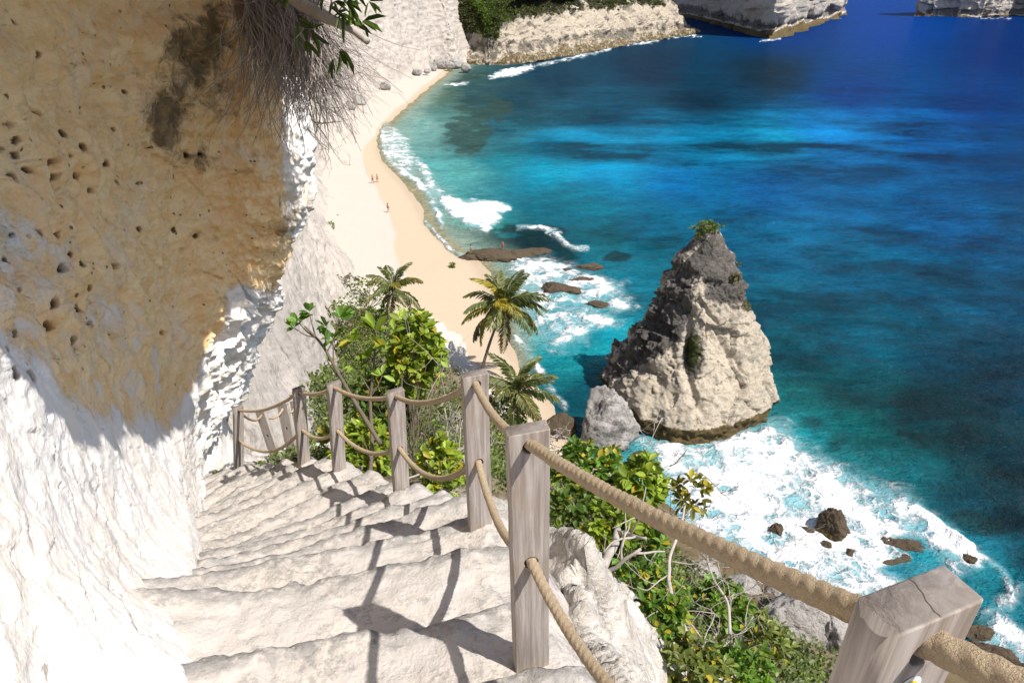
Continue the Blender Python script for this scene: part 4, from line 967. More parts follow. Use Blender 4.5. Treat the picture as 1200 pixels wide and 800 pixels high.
def zr(px, py, z=0.0): return Z(px, py, z)
rock('boulder', 'large rough grey boulder on the shore at the foot of the pointed sea stack', Z(711, 492, 1.9), (3.1, 2.9, 3.3), 5, M_BOULDER, 10, rz=.4, dark=.42)
rock('boulder', 'dark shaded rock on the shore to the left of the large grey boulder', Z(657, 500, .6), (1.5, 1.3, 1.3), 9, M_WETROCK, 8)
rock('boulder', 'small dark rock in the white water right beside the sea stack base', Z(752, 540, .2), (1.1, .9, .9), 10, M_WETROCK, 8)
surf = [('round brown boulder standing tallest in the white surf', 977, 616, .75, 1.2, 1.1, 1.45), ('small round brown rock nearest the rope in the white surf', 910, 622, .25, .62, .6, .62), ('low grey rock between the two round boulders in the surf', 944, 622, .05, .75, .45, .35),
        ('small dark rock just below the tallest surf boulder', 967, 640, .1, .5, .45, .45), ('tiny dark rock farthest right below the tallest surf boulder', 996, 648, .1, .5, .4, .3), ('long flat black rock behind the breaking wave crest', 1062, 638, .0, 1.9, .7, .35), ('flat black rock in the surf behind the crooked post top', 1046, 658, .0, 1.5, .6, .3), ('small black rock at the tail of the wave crest', 1136, 656, .05, .6, .5, .45),
        ('wide low brown reef rock awash in the turquoise shallows', 655, 340, .1, 3.0, 1.9, .9), ('flat tail of reef rock beside the wide low one', 683, 330, .05, 2.4, .9, .55), ('small brown reef rock alone in turquoise foam', 700, 358, .1, 1.6, .9, .6), ('small reef rock farthest out in the foam line', 690, 314, .0, 2.3, 1.2, .6), ('tiny reef rock in the foam between the palm and the outer rocks', 664, 318, .0, 1.0, .8, .4),
        ('low brown reef slab at the water edge where two bathers stand', 580, 300, .1, 4.2, 2.2, .85), ('flat dark reef slab stretching seaward from the bathers', 610, 299, -.05, 5.0, 2.6, .55), ('low brown reef tip touching the sand by the bather', 553, 303, .0, 2.2, 1.0, .5),
        ('dark wet rock in the corner surf, nearest the crooked post', 1163, 770, .1, 1.6, 1.0, .8), ('dark wet rock in the corner surf, farthest out', 1148, 742, .0, 1.2, .7, .6), ('black wet rock lowest in the corner surf', 1187, 790, .2, 1.3, 1.0, .8)]
for i, (lb, px, py, z, a, b, c) in enumerate(surf):
    rock('surf_rock', lb, Z(px, py, z), (a, b, c), 40 + i, M_WETROCK, 7, rz=.3 * math.sin(i * 2.3), dark=.3, moss=.9, group='dark rocks awash in the surf', rough=.16)
coast = [('pale flat-topped boulder at the cliff foot beside the scrub', 932, 728, 2.8, 3.0, 2.3, 2.4, .05, 31), ('split grey boulder with a black cleft beside the pale flat-topped one', 965, 748, 2.2, 1.5, 2.6, 2.6, .3, 32), ('mossy brown boulder behind the thick rope at the cliff foot', 870, 694, .8, 2.0, 1.5, 1.3, .2, 33), ('mossy brown rock by the bare branches at the water', 822, 688, 1.2, 2.0, 1.8, 1.8, .2, 34), ('dark boulder just above the pale flat-topped one', 905, 700, .6, 1.2, .9, 1.0, .6, 35), ('grey boulder at the cliff foot behind the crooked post', 1000, 776, 1.2, 2.0, 1.8, 1.9, .2, 36)]
for lb, px, py, z, a, b, c, dk, sd_ in coast:
    rock('boulder', lb, Z(px, py, z), (a, b, c), sd_, M_BOULDER, 10, dark=dk, moss=.95 if 'mossy' in lb else .5, group='boulders at the cliff foot')
sandr = [('lone grey rock on the pale sand below the cliff', 395, 297, .95, .75, .5), ('tiny grey stone on the sand below the lone grey rock', 389, 312, .3, .3, .22), ('tiny stone beside the weed on the sand', 414, 325, .4, .3, .2), ('tiny stone high on the beach under the roots', 396, 252, .3, .3, .22)]
for i, (lb, px, py, a, b, c) in enumerate(sandr):
    p = Z(px, py, 3.0); p = Z(px, py, ground_at(p[0], p[1])); rock('beach_stone', lb, p, (a, b, c), 70 + i, M_BOULDER, 8, dark=.15, moss=0)
far_rocks = [(506, 78, 2.6), (517, 75, 3.4), (527, 77, 2.2), (535, 74, 3.0), (546, 79, 2.4), (489, 84, 1.8), (452, 101, 2.0), (420, 118, 2.6), (410, 124, 1.8), (500, 83, 1.5)]
for i, (px, py, r) in enumerate(far_rocks):
    rock('fallen_rock', 'fallen rock at the foot of the far cove cliff', Z(px, py, 2.2), (r, r * .8, r * .75), 90 + i, M_BOULDER, 8, dark=.35, moss=.2, group='fallen rocks along the far end of the beach', nu=40, nv=26)

# ------------------------------------------------------------------ palms
def frond_mesh(L, rr, dry=0.0, yellow=0.0):
    mb = MB(); n = 30
    u = np.linspace(0, 1, 16); dr = rr.uniform(.45, .8)
    R = np.stack([L * (u - .12 * u ** 3), 0 * u, L * (.34 * u - dr * u ** 2.2)], -1)
    g = np.array([0.13, 0.165, 0.045]); y = np.array([0.42, 0.33, 0.03]); b = np.array([0.15, 0.11, 0.06])
    base = g * (1 - yellow) + y * yellow; base = base * (1 - dry) + b * dry
    V, q, t = tube(R, L * np.linspace(.011, .003, 16), 5); mb.add(V, q, t, np.clip(base * 1.5 + .03, 0, 1))
    T = np.gradient(R, axis=0); T /= np.linalg.norm(T, axis=1, keepdims=True)
    for s in (-1, 1):
        uu = np.linspace(.10, .995, n) + rr.normal(size=n) * .006
        P = np.stack([np.interp(uu, u, R[:, i]) for i in range(3)], -1); Tt = np.stack([np.interp(uu, u, T[:, i]) for i in range(3)], -1)
        side = np.array([0, s, 0.0]); ln = L * .25 * (np.sin(np.clip(uu, .05, 1) * math.pi * .86 + .25) ** .7) * rr.uniform(.8, 1.1, n)
        hang = rr.uniform(.25, .75, n)[:, None]
        D = Tt * .75 + side + np.array([0, 0, -1]) * hang
        up = np.tile([0, 0, 1.0], (n, 1)) + rr.normal(size=(n, 3)) * .25
        tint = np.clip(base * rr.uniform(.7, 1.35, (n, 1)) + (uu[:, None] ** 3) * .03, .004, 1)
        leaves(mb, P, D, ln, L * .032, tint, rr, .1, .25, up)
    return mb.mesh('frond', False)
def palm(name, label, base, crown, L, nf, seed, yellows):
    rr = np.random.default_rng(seed); base = np.array(base, float); crown = np.array(crown, float)
    root = empty(name, tuple(base)); tag(root, label, 'palm tree', 'coconut palms by the beach')
    v = crown - base; u = np.linspace(0, 1, 40)[:, None]
    C = v * u + np.array([0.0, 0.0, 1]) * 0 + np.array([-.12 * v[2], 0, 0]) * (u * (1 - u))
    H = np.linalg.norm(v); rad = np.interp(u[:, 0], [0, .1, .9, 1], [.26, .17, .12, .16]) * (1 + .06 * np.sin(u[:, 0] * H * 26))
    V, q, t = tube(C, rad, 12); link('trunk', mesh_np('trunk', V, q, t), M_TRUNK, root)
    V, q, t = tube(np.array([v * 1.0 - [0, 0, .5], v, v + [0, 0, .5], v + [0, 0, .9]]), [.15, .30, .22, .05], 10); link('crown_heart', mesh_np('crown_heart', V, q, t), M_STEM, root)
    for k in range(nf):
        az = k * 2.39996 + rr.normal() * .15; el = np.interp(k / (nf - 1), [0, .25, .6, 1], [1.30, .75, .15, -.75]) + rr.normal() * .1
        me = frond_mesh(L * rr.uniform(.85, 1.08) * (0.9 if k < 4 else 1), rr, dry=.75 if k > nf - 4 else rr.uniform(0, .25), yellow=yellows[k % len(yellows)])
        o = link('frond', me, M_FROND, root, tuple(v + [0, 0, .35 - .3 * k / nf])); o.rotation_euler = (rr.normal() * .3, -el, az)
def gpt(px, py, z0=4.0):
    p = Z(px, py, z0)
    for _ in range(5): p = Z(px, py, ground_at(p[0], p[1]))
    return p
def at_range(px, py, y):
    r = ray(px, py); return r * (y / r[1]) + np.array([0, 0, CAMZ])
b = gpt(562, 446); palm('palm_tree', 'tallest coconut palm leaning over the sand, several fronds turned yellow', b, at_range(590, 362, b[1] + .5), 4.9, 26, 3, [0, .05, .1, 0, .75, 0, .1, .95, .2, 0, .6, .05, 0])
b = gpt(459, 396); palm('palm_tree', 'slender coconut palm standing alone against the pale sand', b, at_range(462, 341, b[1]), 3.6, 18, 4, [0, .1, .55, 0, .1, .35, 0])
b = gpt(612, 505); palm('palm_tree', 'low dull green coconut palm at the shore beneath the tallest palm', b, at_range(606, 462, b[1]), 4.3, 20, 6, [.05, 0, .2, .1])

# ------------------------------------------------------------------ shrubs, twigs and roots
def branch(mb, p, d, L, r, depth, rr, tips, wander=.35, forks=(2, 4), tint=None, grav=0.0):
    n = 7; pts = [np.array(p)]; d = np.array(d, float) / np.linalg.norm(d)
    for i in range(n):
        d = d + wander * rr.normal(size=3) * .35 + np.array([0, 0, grav]); d /= np.linalg.norm(d); pts.append(pts[-1] + d * L / n)
    pts = np.array(pts); V, q, t = tube(pts, np.linspace(r, r * .55, n + 1), 5); mb.add(V, q, t)
    if depth == 0: tips.append((pts[-1], d)); return
    for k in range(rr.integers(*forks)):
        i = rr.integers(2, n + 1); nd = d + rr.normal(size=3) * .85; branch(mb, pts[i], nd, L * rr.uniform(.45, .8), r * .55, depth - 1, rr, tips, wander, forks, tint, grav)
def rosette(mb, p, axis, n, L, rr, base, var=.25, wide=.55, yellow=.08):
    axis = axis / np.linalg.norm(axis); d = rr.normal(size=(n, 3)); d -= (d @ axis)[:, None] * axis * .6; d /= np.linalg.norm(d, axis=1, keepdims=True)
    dv = d + axis * rr.uniform(.15, .9, (n, 1)) + [0, 0, .15]
    tint = np.clip(np.asarray(base) * (1 + var * rr.normal(size=(n, 1))), .004, 1); yl = rr.random(n) < yellow
    tint[yl] = np.array([.42, .34, .03]) * rr.uniform(.7, 1.1, (yl.sum(), 1))
    leaves(mb, p + dv * L * .08, dv, L * rr.uniform(.65, 1.15, n), L * wide * rr.uniform(.85, 1.1, n), tint, rr, .3, .2)
GREEN = (0.09, 0.185, 0.024); LIME = (0.19, 0.27, 0.03); DARKG = (0.055, 0.11, 0.018); OLIVE = (0.115, 0.15, 0.034)
def shrub(label, center, rad, base, leafL, ncl, nl, color, seed, name='shrub', yellow=.08, shell=.5, group=None, stems=6, tw=.35, wide=.58):
    rr = np.random.default_rng(seed); c = np.array(center); base = np.array(base)
    root = empty(name, tuple(base)); tag(root, label, 'shrub', group)
    mb, st = MB(), MB()
    d = rr.normal(size=(ncl, 3)); d /= np.linalg.norm(d, axis=1, keepdims=True); d *= rr.uniform(shell, 1.0, (ncl, 1))
    P = c + d * np.asarray(rad)
    for i, p in enumerate(P):
        col = np.asarray(color) * rr.uniform(.65, 1.35) + np.array([.04, .03, 0]) * rr.random()
        rosette(mb, p - base, d[i] + [0, -.2, .7], nl, leafL * rr.uniform(.75, 1.15), rr, col, .22, wide, yellow)
        if i < ncl * tw or i < stems:
            a = (base + (c - base) * rr.uniform(.0, .55)) - base; e = p - base; m = (a + e) / 2 + rr.normal(size=3) * .12 * np.linalg.norm(e - a)
            V, q, t = tube(crom(np.array([a, m, e]), 5), np.linspace(.011 if i < stems else .005, .003, 11) * np.linalg.norm(rad) * 1.1, 5); st.add(V, q, t)
    link('foliage', mb.mesh('foliage', False), M_LEAF, root); link('stem', st.mesh('stem'), M_STEM, root)
    return root
def pr(px, k): return px * k / FPX
def sh(label, px, py, k, rx, ry, basepx, leaf_px, ncl, nl, color, seed, dz=None, **kw):
    c = W(px, py, k); b = W(basepx[0], basepx[1], k + (basepx[2] if len(basepx) > 2 else 0)); r = (pr(rx, k), pr((rx + ry) * .5, k), pr(ry, k) * 1.05)
    return shrub(label, c, r, b, pr(leaf_px, k), ncl, nl, color, seed, **kw)

# two saplings with big glossy leaves beyond the fence
def sapling(label, stem, ros, leafL, seed, col=GREEN):
    rr = np.random.default_rng(seed); P = np.array([W(*s) for s in stem]); o = P[0]; root = empty('sapling', tuple(o)); tag(root, label, 'sapling')
    st, mb = MB(), MB(); V, q, t = tube(crom(P - o, 8), np.linspace(.022, .008, 8 * (len(P) - 1) + 1), 7); st.add(V, q, t)
    C = crom(P, 8)
    for px, py, k, n, s in ros:
        e = W(px, py, k); j = int(np.argmin(np.linalg.norm(C - e, axis=1))); j = max(0, j - 5)
        V, q, t = tube(crom(np.array([C[j], (C[j] + e) / 2 + [0, 0, -.02], e]) - o, 5), np.linspace(.008, .004, 11), 5); st.add(V, q, t)
        rosette(mb, e - o, e - C[j] + np.array([0, -.05, .12]), n, leafL * s, rr, np.asarray(col) * rr.uniform(.8, 1.3), .25, .52, .05)
    link('stem', st.mesh('stem'), M_STEM, root); link('foliage', mb.mesh('foliage', False), M_LEAF, root)
sapling('slanting sapling with big glossy leaves reaching over the white cliff face', [(446, 520, 6.2), (420, 478, 6.1), (398, 440, 6.0), (378, 405, 5.9), (357, 382, 5.8)],
        [(350, 378, 5.8, 10, 1), (362, 366, 5.8, 8, .9), (382, 384, 5.8, 10, 1), (399, 374, 5.9, 9, 1.05), (390, 398, 5.9, 6, .9), (384, 424, 6, 5, .6), (344, 384, 5.8, 5, .8)], .125, 21)
sapling('upright sapling with the broadest bright leaves behind the third post', [(432, 575, 6.3), (436, 520, 6.3), (434, 470, 6.3), (438, 430, 6.2), (440, 395, 6.2)],
        [(414, 400, 6.2, 7, 1), (440, 388, 6.1, 9, 1.15), (452, 410, 6.1, 9, 1.2), (430, 418, 6.2, 8, 1), (462, 388, 6.3, 6, .9), (420, 432, 6.2, 5, .9), (448, 440, 6.2, 5, .8), (425, 510, 6.1, 3, .8)], .14, 22, LIME)
sh('tall yellow green bush behind the rope between the second and third posts', 486, 418, 6.9, 30, 52, (484, 560), 12, 120, 9, LIME, 31, yellow=.10, wide=.72)
sh('bright low bush at the step edge behind the fourth post', 425, 530, 6.6, 36, 38, (430, 585), 10, 120, 9, LIME, 32, wide=.6)
sh('bright low bush behind the lower rope just beside the second post', 518, 548, 5.4, 24, 44, (515, 600), 11, 100, 9, LIME, 33, yellow=.14, wide=.7)
sh('dark leafy bush filling the gap under the broad leaved sapling', 450, 475, 7.2, 45, 50, (450, 560), 10, 130, 9, DARKG, 34)
sh('small green bush at the foot of the fifth post', 391, 520, 7.2, 10, 22, (392, 548), 12, 14, 7, LIME, 35)
sh('yellow green bush at the ledge behind the tall near post', 690, 548, 6.0, 44, 28, (690, 610), 12, 90, 8, GREEN, 36, yellow=.12, wide=.62)
sh('bright leafy bush above the rope with its crown over the white water', 752, 566, 5.6, 30, 26, (735, 640), 15, 50, 9, LIME, 37, yellow=.06, wide=.62)
sh('sparse twiggy bush with reddish leaf tips reaching out over the surf', 808, 580, 5.6, 26, 22, (760, 640), 12, 24, 6, (0.13, 0.13, 0.03), 38, yellow=.25, wide=.55)
sh('leafy green bush below the thick rope behind the leaning trunk', 742, 640, 5.3, 38, 42, (735, 700), 12, 110, 8, GREEN, 39, yellow=.10, wide=.62)
sh('small leaved bush with yellow leaves beside the bare curved branch', 775, 700, 5.3, 32, 34, (775, 760), 10, 90, 7, GREEN, 40, yellow=.12)
sh('low scrub bush at the bottom of the ledge under the bare branches', 812, 778, 3.9, 42, 34, (800, 815), 12, 90, 7, OLIVE, 41)
sh('bright bush overhanging the bottom edge of the white ledge', 868, 790, 4.3, 40, 36, (860, 830), 12, 80, 8, GREEN, 43, yellow=.06)
sh('green bush on the ledge rim under the thick rope', 772, 728, 4.3, 34, 30, (770, 760), 12, 80, 8, GREEN, 44, yellow=.10)
sh('leafy bush at the ledge rim between the tall near post and the leaning trunk', 716, 610, 5.2, 40, 28, (712, 650), 13, 80, 8, LIME, 45, yellow=.08)
sh('rounded bright bush farther down the slope behind the curved branch', 846, 712, 7.4, 34, 30, (846, 760), 12, 80, 8, GREEN, 46, yellow=.05)
sh('olive bush down the slope before the pale flat-topped boulder', 886, 752, 8.2, 38, 30, (886, 800), 11, 90, 8, OLIVE, 47)
sh('low dark bush in the shade at the ledge edge under the rope', 668, 592, 5.2, 22, 24, (668, 630), 12, 34, 7, DARKG, 42)
for i, (lb, px, py, r) in enumerate([('small green plant at the cliff foot high on the pale beach', 388, 268, .95), ('tuft of green weed lying on the sand near the water', 530, 313, .5)]):
    p = gpt(px, py); shrub(lb, p + [0, 0, r * .5], (r * .8, r * .8, r * .8), p, .3, 26, 6, OLIVE, 60 + i)

for i, (lb, px, py, r, c) in enumerate([('rounded grey green bush at the top of the slope nearest the beach stones', 406, 352, 3.2, (.10, .105, .055)), ('dark green bush at the foot of the white cliff by the slender palm', 432, 366, 3.4, GREEN), ('wide yellow green bush on the slope against the white cliff', 404, 392, 3.0, OLIVE),
        ('green bush on the slope directly under the slender palm', 452, 398, 3.4, GREEN), ('olive bush low on the slope against the white cliff', 408, 428, 2.6, OLIVE), ('broad green bush in the middle of the slope behind the saplings', 440, 440, 2.8, GREEN), ('grey green bush below the slender palm at the sand edge', 480, 448, 2.4, OLIVE), ('bush at the sand edge behind the second post', 525, 500, 2.2, OLIVE), ('dark bush at the base of the low dull palm', 590, 492, 2.3, DARKG)]):
    p = gpt(px, py, 10); shrub(lb, p + [0, 0, r * .35], (r, r, r * .75), p, .30, 190, 8, c, 160 + i, yellow=.03, tw=.1, group='bushes on the slope above the beach', shell=.7)
def twigs(label, p, d, L, r, depth, seed, mat=M_TWIG, name='dead_branch', n=1, wander=.45, spread=.5, forks=(2, 4), grav=0.0, cat='branch'):
    rr = np.random.default_rng(seed); mb = MB(); p = np.array(p, float)
    for k in range(n): branch(mb, [0, 0, 0] + (rr.normal(size=3) * [.12, .12, .03] if n > 1 else np.zeros(3)), np.array(d) + rr.normal(size=3) * spread * (n > 1), L * rr.uniform(.75, 1.1), r, depth, rr, [], wander, forks, None, grav)
    tag(link(name, mb.mesh(name), mat, None, tuple(p)), label, cat)
twigs('tangle of dry grey twigs beside the sand behind the second post', W(530, 545, 6.6), (0, .05, 1), .62, .011, 4, 71, n=6, name='dead_shrub', cat='dead shrub', spread=.55)
twigs('thin dead twig standing tall against the sand', W(524, 470, 6.8), (-.05, 0, 1), .85, .006, 2, 72, n=1)
twigs('dry twig tangle under the lower rope near the second post', W(500, 575, 5.6), (.2, 0, 1), .42, .008, 3, 73, n=5, name='dead_shrub', cat='dead shrub')
twigs('bleached dead shrub beside the top of the tall near post', W(650, 520, 8.0), (0, 0, 1), .28, .011, 3, 74, n=4, name='dead_shrub', cat='dead shrub', spread=.8)
twigs('fine dead twigs in front of the sea stack base', W(770, 545, 6.0), (.25, 0, 1), .40, .006, 3, 75, n=4, name='dead_shrub', cat='dead shrub')
twigs('grey tangle of bare branches over the scrub below the thick rope', W(850, 770, 7.0), (.1, .1, 1), .75, .012, 4, 76, n=6, name='dead_shrub', cat='dead shrub', spread=.9)
twigs('grey bare branches lowest down beside the scrub', W(800, 800, 5.6), (.35, .1, .8), .55, .008, 3, 77, n=5, name='dead_shrub', cat='dead shrub', spread=.7)
twigs('thin bare twig stretching over the white surf', W(905, 672, 6.5), (1, .1, .05), .62, .005, 2, 78, n=2, spread=.15)
def limb(label, pts, r0, r1, seed, name='dead_branch', mat=M_TWIG, side=3, cat='branch'):
    rr = np.random.default_rng(seed); P = np.array([W(*p) for p in pts]); o = P[0]; C = crom(P - o, 8); C = C + .02 * np.stack([fbm(C + o, 4, 3, 3), fbm(C + o, 4, 3, 4), fbm(C + o, 4, 3, 5)], -1); mb = MB()
    V, q, t = tube(C, np.linspace(r0, r1, len(C)) * (1 + .15 * fbm(C, 9, 2, seed)), 9); mb.add(V, q, t)
    for _ in range(side):
        i = rr.integers(len(C) // 3, len(C)); branch(mb, C[i], rr.normal(size=3) + [0, 0, .5], .35, r1 * .7, 2, rr, [], .4)
    tag(link(name, mb.mesh(name), mat, None, tuple(o)), label, cat)
limb('thick leaning grey trunk growing out of the white ledge', [(684, 692, 3.9), (702, 672, 4.0), (716, 648, 4.2), (726, 622, 4.5)], .034, .022, 81, 'bare_trunk', side=2, cat='trunk')
limb('long curved bare branch rising past the thick rope', [(824, 812, 4.4), (808, 752, 4.5), (790, 708, 4.6), (783, 668, 4.8), (796, 620, 5.1), (803, 592, 5.3)], .020, .008, 82, side=4)
limb('forked bare branch between the curved branch and the cliff foot boulders', [(856, 742, 5.4), (852, 706, 5.5), (836, 676, 5.6), (826, 640, 5.7)], .014, .006, 83, side=5)
limb('bare branch lying low along the ledge edge', [(800, 800, 4.4), (778, 770, 4.3), (752, 738, 4.2), (742, 716, 4.2)], .012, .006, 84, side=3)

# roots hanging from the lip of the overhang
def build_roots():
    rr = np.random.default_rng(17); mb = MB(); o = W(320, 0, 7.0)
    for k in range(1500):
        u = rr.random() ** .85; px = 272 + 98 * u + rr.normal() * 5; py = -30 + 44 * rr.random() + 14 * u; kk = 7.15 - .55 * rr.random() - .1 * u
        ang = math.radians(np.interp(u, [0, .5, 1], [34, 24, 14]) + rr.normal() * 10); L = rr.uniform(40, 190) * np.interp(u, [0, .3, .75, 1], [.7, 1.0, .95, .7])
        n = 8; p = [(px, py)]; a = ang
        for i in range(n):
            a += rr.normal() * .17 - .012; p.append((p[-1][0] + math.sin(a) * L / n, p[-1][1] + math.cos(a) * L / n))
        P = np.array([W(x, y, kk - .25 * math.sin(i / n * 2.5)) for i, (x, y) in enumerate(p)]) - o
        V, q, t = tube(P, np.linspace(1, .35, n + 1) * (.0025 + .0065 * rr.random() ** 2.5), 4); mb.add(V, q, t)
    tag(link('hanging_roots', mb.mesh('hanging_roots'), M_ROOT, None, tuple(o)), 'curtain of dry grey roots hanging from the lip of the overhang', 'roots')
    mb = MB()
    for px, py, d in [(372, 60, (.9, 0, .1)), (380, 100, (.9, 0, .0)), (370, 120, (.8, 0, -.3)), (365, 140, (.6, 0, -.6)), (360, 150, (.5, 0, -.8))]:
        for _ in range(2): branch(mb, W(px, py, 6.8) - o, np.array(d) + rr.normal(size=3) * .15, rr.uniform(.28, .46), .0055, 3, rr, [], .45)
    tag(link('dead_branch', mb.mesh('dead_branch'), M_TWIG, None, tuple(o)), 'fine dark twigs spreading from the hanging roots over the beach', 'twigs')
    root = empty('overhanging_tree', tuple(W(318, -22, 6.6))); o = W(318, -22, 6.6); tag(root, 'pale tree limb with narrow green leaves poking out over the hanging roots', 'tree')
    mb = MB(); P = np.array([W(318, -22, 5.9), W(352, 4, 5.8), W(385, 22, 5.7), (W(410, 33, 5.7)), W(431, 49, 5.65)]) - o; C = crom(P, 7); V, q, t = tube(C, np.interp(np.linspace(0, 1, len(C)), [0, .5, .55, 1], [.06, .05, .042, .028]) * (1 + .12 * fbm(C, 12, 2, 1)), 10); mb.add(V, q, t)
    tips = []
    for px, py, d in [(352, 4, (.3, 0, .9)), (365, 12, (.8, 0, .8)), (385, 20, (.4, 0, .9)), (388, 22, (1, 0, .6)), (372, 20, (.4, 0, -.8)), (362, 16, (-.1, 0, -.6))]: branch(mb, W(px, py, 5.75) - o, d, .24, .008, 1, rr, tips, .35)
    link('limb', mb.mesh('limb'), M_TWIG, root); lf = MB()
    tips += [(W(x, y, 5.7) - o, np.array([.4, 0, .2])) for x, y in [(408, 12), (424, 26), (364, 34), (350, 24), (405, 24), (432, 2)]]
    for p, d in tips:
        n = rr.integers(3, 7); dv = np.array(d) + rr.normal(size=(n, 3)) * .6 + [0, 0, -.45]; leaves(lf, np.tile(p, (n, 1)), dv, rr.uniform(.10, .24, n), .022, np.array([.09, .14, .03]) * rr.uniform(.6, 1.4, (n, 1)), rr, .2, .3)
    link('foliage', lf.mesh('foliage', False), M_LEAF, root)
build_roots()

# dense low scrub over the slope below the steps
def build_scrub():
    rr = np.random.default_rng(23); mb = MB(); G = GG; D = np.hypot(G[..., 0], G[..., 1]); px, py, k = proj(G)
    ok = GHILL & (D > 6.0) & (D < 72) & (G[..., 2] > 3.4) & (px > 250) & (px < 1250) & (k > 2)
    dens = sstep(-.45, .05, fbm(G, .22, 4, 111))
    dens = np.where(py < 560, np.maximum(dens, .5) * 1.6, dens)
    w = (ok * dens * np.clip(k, .5, 60) ** -0.4 * 1.0)
    w = w / w.sum(); idx = rr.choice(w.size, 12000, p=w.ravel()); P = G.reshape(-1, 3)[idx]; kk = np.hypot(P[:, 0], P[:, 1])
    BG = fbm(P, .12, 3, 113); CG = fbm(P, .3, 3, 114)
    for p, d, big, cg in zip(P, kk, BG, CG):
        s = np.clip(.0065 * np.hypot(d, 40 - p[2]), .05, .26); r = np.clip(.020 * d + .12, .2, 1.0) * rr.uniform(.6, 1.25)
        c = np.array(OLIVE) * (1 - .5 * big) + np.array([.03, .05, -.012]) * cg; c = np.clip(c * rr.uniform(.55, 1.4), .008, 1)
        if rr.random() < .12: c = np.array([.16, .14, .11]) * rr.uniform(.6, 1.2)
        leafcloud(mb, p + np.array([0, 0, r * .35]), (r, r, r * .8), 16, s, c, rr, .3)
    tag(link('slope_scrub', mb.mesh('slope_scrub', False), M_LEAF), kind='stuff')
    # rubble on the white ledge
    mb = MB()
    ok = GHILL & (D > 1.3) & (D < 7) & (px > 600) & (px < 860) & (py > 560); w = ok / ok.sum(); idx = rr.choice(w.size, 420, p=w.ravel())
    for p in G.reshape(-1, 3)[idx]:
        r = rr.uniform(.008, .035) * (1.8 if rr.random() < .08 else 1); g = rock_grid((r, r * rr.uniform(.6, 1), r * .6), int(rr.integers(1e6)), 7, 11, 8); mb.add(g + p, gridq(*g.shape[:2]))
    tag(link('ledge_rubble', mb.mesh('ledge_rubble'), M_HILL), kind='stuff')
build_scrub()

# ------------------------------------------------------------------ bathers
M_SKIN = mat_plain('skin', (0.36, 0.20, 0.13), 0.6, 0.1); M_HAIR = mat_plain('dark_hair', (0.02, 0.014, 0.01), 0.6, 0.2)
def person(label, loc, rz, pose, cloth, seed):
    root = empty('person', tuple(loc), rz); tag(root, label, 'person')
    st = pose == 'walk'
    J = {'pelvis': (0, 0, .95), 'waist': (0, .0, 1.08), 'chest': (0, -.01, 1.30), 'neck': (0, 0, 1.47), 'head': (0, -.02, 1.60), 'top': (0, 0, 1.72)}
    R = {'pelvis': (.14, .11), 'waist': (.12, .09), 'chest': (.15, .11), 'neck': (.055, .055), 'head': (.082, .095), 'top': (.06, .07)}
    E = [('pelvis', 'waist'), ('waist', 'chest'), ('chest', 'neck'), ('neck', 'head'), ('head', 'top')]
    for s, t in ((-1, 'l'), (1, 'r')):
        f = s * (.22 if st else .05)
        J.update({'hip' + t: (.09 * s, 0, .90), 'knee' + t: (.10 * s, -f * .6 - .03, .50), 'ankle' + t: (.10 * s, -f + (.10 if st and s < 0 else 0), .09), 'toe' + t: (.11 * s, -f - .13, .03),
                  'sh' + t: (.18 * s, 0, 1.40), 'elbow' + t: (.24 * s, f * .4 + .02, 1.14), 'wrist' + t: (.26 * s, f * .5 - .10, .92), 'hand' + t: (.26 * s, f * .5 - .14, .82)})
        R.update({'hip' + t: (.085, .09), 'knee' + t: (.055, .058), 'ankle' + t: (.038, .04), 'toe' + t: (.035, .025), 'sh' + t: (.055, .055), 'elbow' + t: (.038, .038), 'wrist' + t: (.028, .026), 'hand' + t: (.03, .02)})
        E += [('pelvis', 'hip' + t), ('hip' + t, 'knee' + t), ('knee' + t, 'ankle' + t), ('ankle' + t, 'toe' + t), ('chest', 'sh' + t), ('sh' + t, 'elbow' + t), ('elbow' + t, 'wrist' + t), ('wrist' + t, 'hand' + t)]
    names = list(J); me = bpy.data.meshes.new('body'); me.from_pydata([J[n] for n in names], [(names.index(a), names.index(b)) for a, b in E], [])
    o = link('body', me, M_SKIN, root); sk = o.modifiers.new('skin', 'SKIN'); sk.use_smooth_shade = True
    for i, n in enumerate(names): me.skin_vertices[0].data[i].radius = R[n]
    me.skin_vertices[0].data[0].use_root = True
    ss = o.modifiers.new('sub', 'SUBSURF'); ss.levels = 1; ss.render_levels = 1
    V, q, t = tube(np.array([(0, -.01, 1.58), (0, .02, 1.66), (0, .02, 1.72), (0, .01, 1.76)]), [.10, .112, .085, .02], 12); link('hair', mesh_np('hair', V, q, t), M_HAIR, root)
    V, q, t = tube(np.array([(0, 0, .80), (0, 0, .88), (0, 0, .96), (0, 0, 1.02)]), [.19, .185, .165, .14], 16); V[:, 1] *= .78; link('swimwear', mesh_np('swimwear', V, q, t), cloth, root)
    return root
cl = [mat_plain('swimwear_' + n, c, .8) for n, c in (('navy', (.03, .04, .12)), ('red', (.45, .05, .05)), ('black', (.03, .03, .03)), ('white', (.7, .68, .65)))]
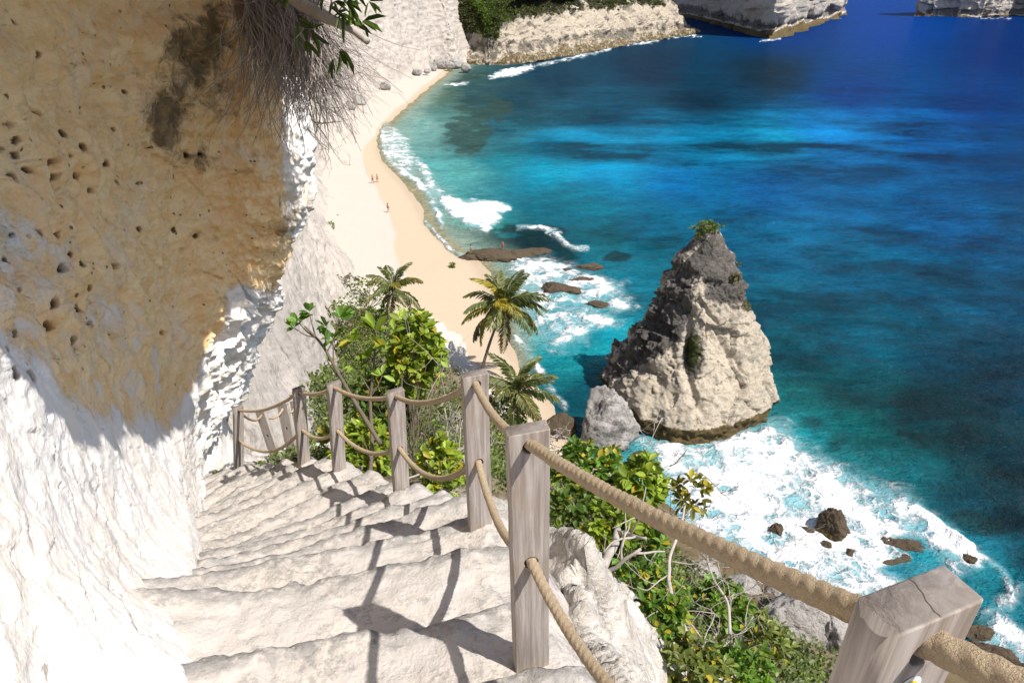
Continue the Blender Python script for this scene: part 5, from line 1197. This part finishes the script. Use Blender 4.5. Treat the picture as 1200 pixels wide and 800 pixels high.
for i, (lb, px, py, rz, po, c) in enumerate([('bather in dark swimwear, one of a pair walking on the sand', 437, 215, .5, 'walk', 0), ('bather in red swimwear walking close to another on the sand', 442.5, 214, .4, 'walk', 1), ('bather in black swimwear alone on the wet sand', 455, 249, 2.2, 'walk', 2), ('bather standing at the sand end of the reef slab', 552, 301, 1.0, 'stand', 2), ('bather in red swimwear standing on the brown reef slab', 589, 294, -.6, 'stand', 1)]):
    p = gpt(px, py)
    if i == 3: p[2] = max(p[2], .25)
    if i == 4: p = Z(px, py, .72)
    person(lb, p, rz, po, cl[c], i)
# ------------------------------------------------------------------ surfaces face outwards
for o in list(SC.objects):
    if o.type != 'MESH' or o.get('flat'): continue
    me = o.data; nm = o.name.split('.')[0]
    if nm not in ('hillside', 'beach', 'step', 'cliff', 'cove_cliff', 'headland', 'rock_island', 'sea_stack', 'boulder', 'surf_rock', 'beach_stone', 'fallen_rock'): continue
    n = len(me.polygons); N = np.empty(n * 3, np.float32); me.polygons.foreach_get('normal', N); N = N.reshape(-1, 3)
    A = np.empty(n, np.float32); me.polygons.foreach_get('area', A); Cn = np.empty(n * 3, np.float32); me.polygons.foreach_get('center', Cn); Cn = Cn.reshape(-1, 3)
    if nm in ('hillside', 'beach', 'step', 'headland'): s = (N[:, 2] * A).sum()
    elif nm == 'cliff': s = (np.sum(N * (np.array([-0.3, 2.5, 38.8]) - Cn), 1) * A).sum()
    elif nm == 'cove_cliff': s = (np.sum(N * (np.array([20, 150, 60]) - Cn), 1) * A).sum()
    else: s = (np.sum(N * (Cn - Cn.mean(0)), 1) * A).sum()
    if s < 0: me.flip_normals()
# ------------------------------------------------------------------ camera, sky, sun
cam = bpy.data.cameras.new('camera'); co = bpy.data.objects.new('camera', cam); COL.objects.link(co)
cam.sensor_width = 36; cam.sensor_fit = 'HORIZONTAL'; cam.lens = 24; cam.clip_start = 0.05; cam.clip_end = 60000
co.location = (0, 0, CAMZ); co.rotation_euler = (math.radians(90) - PITCH, 0, 0); SC.camera = co
w = bpy.data.worlds.new('World'); SC.world = w; w.use_nodes = True; nt = w.node_tree
bg = nt.nodes['Background']; sky = nt.nodes.new('ShaderNodeTexSky'); sky.sky_type = 'NISHITA'; sky.sun_disc = False
sky.sun_elevation = math.asin(SUN[2]); sky.sun_rotation = math.atan2(SUN[0], SUN[1]); sky.altitude = 10; sky.air_density = 0.85; sky.dust_density = 1.4; sky.ozone_density = 1.0
nt.links.new(sky.outputs[0], bg.inputs[0]); bg.inputs[1].default_value = 0.10
sl = bpy.data.lights.new('sun', 'SUN'); sl.energy = 4.5; sl.angle = math.radians(0.53); sl.color = (1.0, 0.955, 0.89)
so = bpy.data.objects.new('sun', sl); COL.objects.link(so); so.location = (20, -10, 90)
so.rotation_euler = Vector((-SUN[0], -SUN[1], -SUN[2])).to_track_quat('-Z', 'Y').to_euler()
vs = SC.view_settings; vs.view_transform = 'Standard'; vs.look = 'None'; vs.gamma = 1; vs.use_curve_mapping = False; vs.exposure = 0.6
SC.cycles.max_bounces = 8; SC.cycles.diffuse_bounces = 5; SC.cycles.glossy_bounces = 3; SC.cycles.transmission_bounces = 4
SC.cycles.use_denoising = True
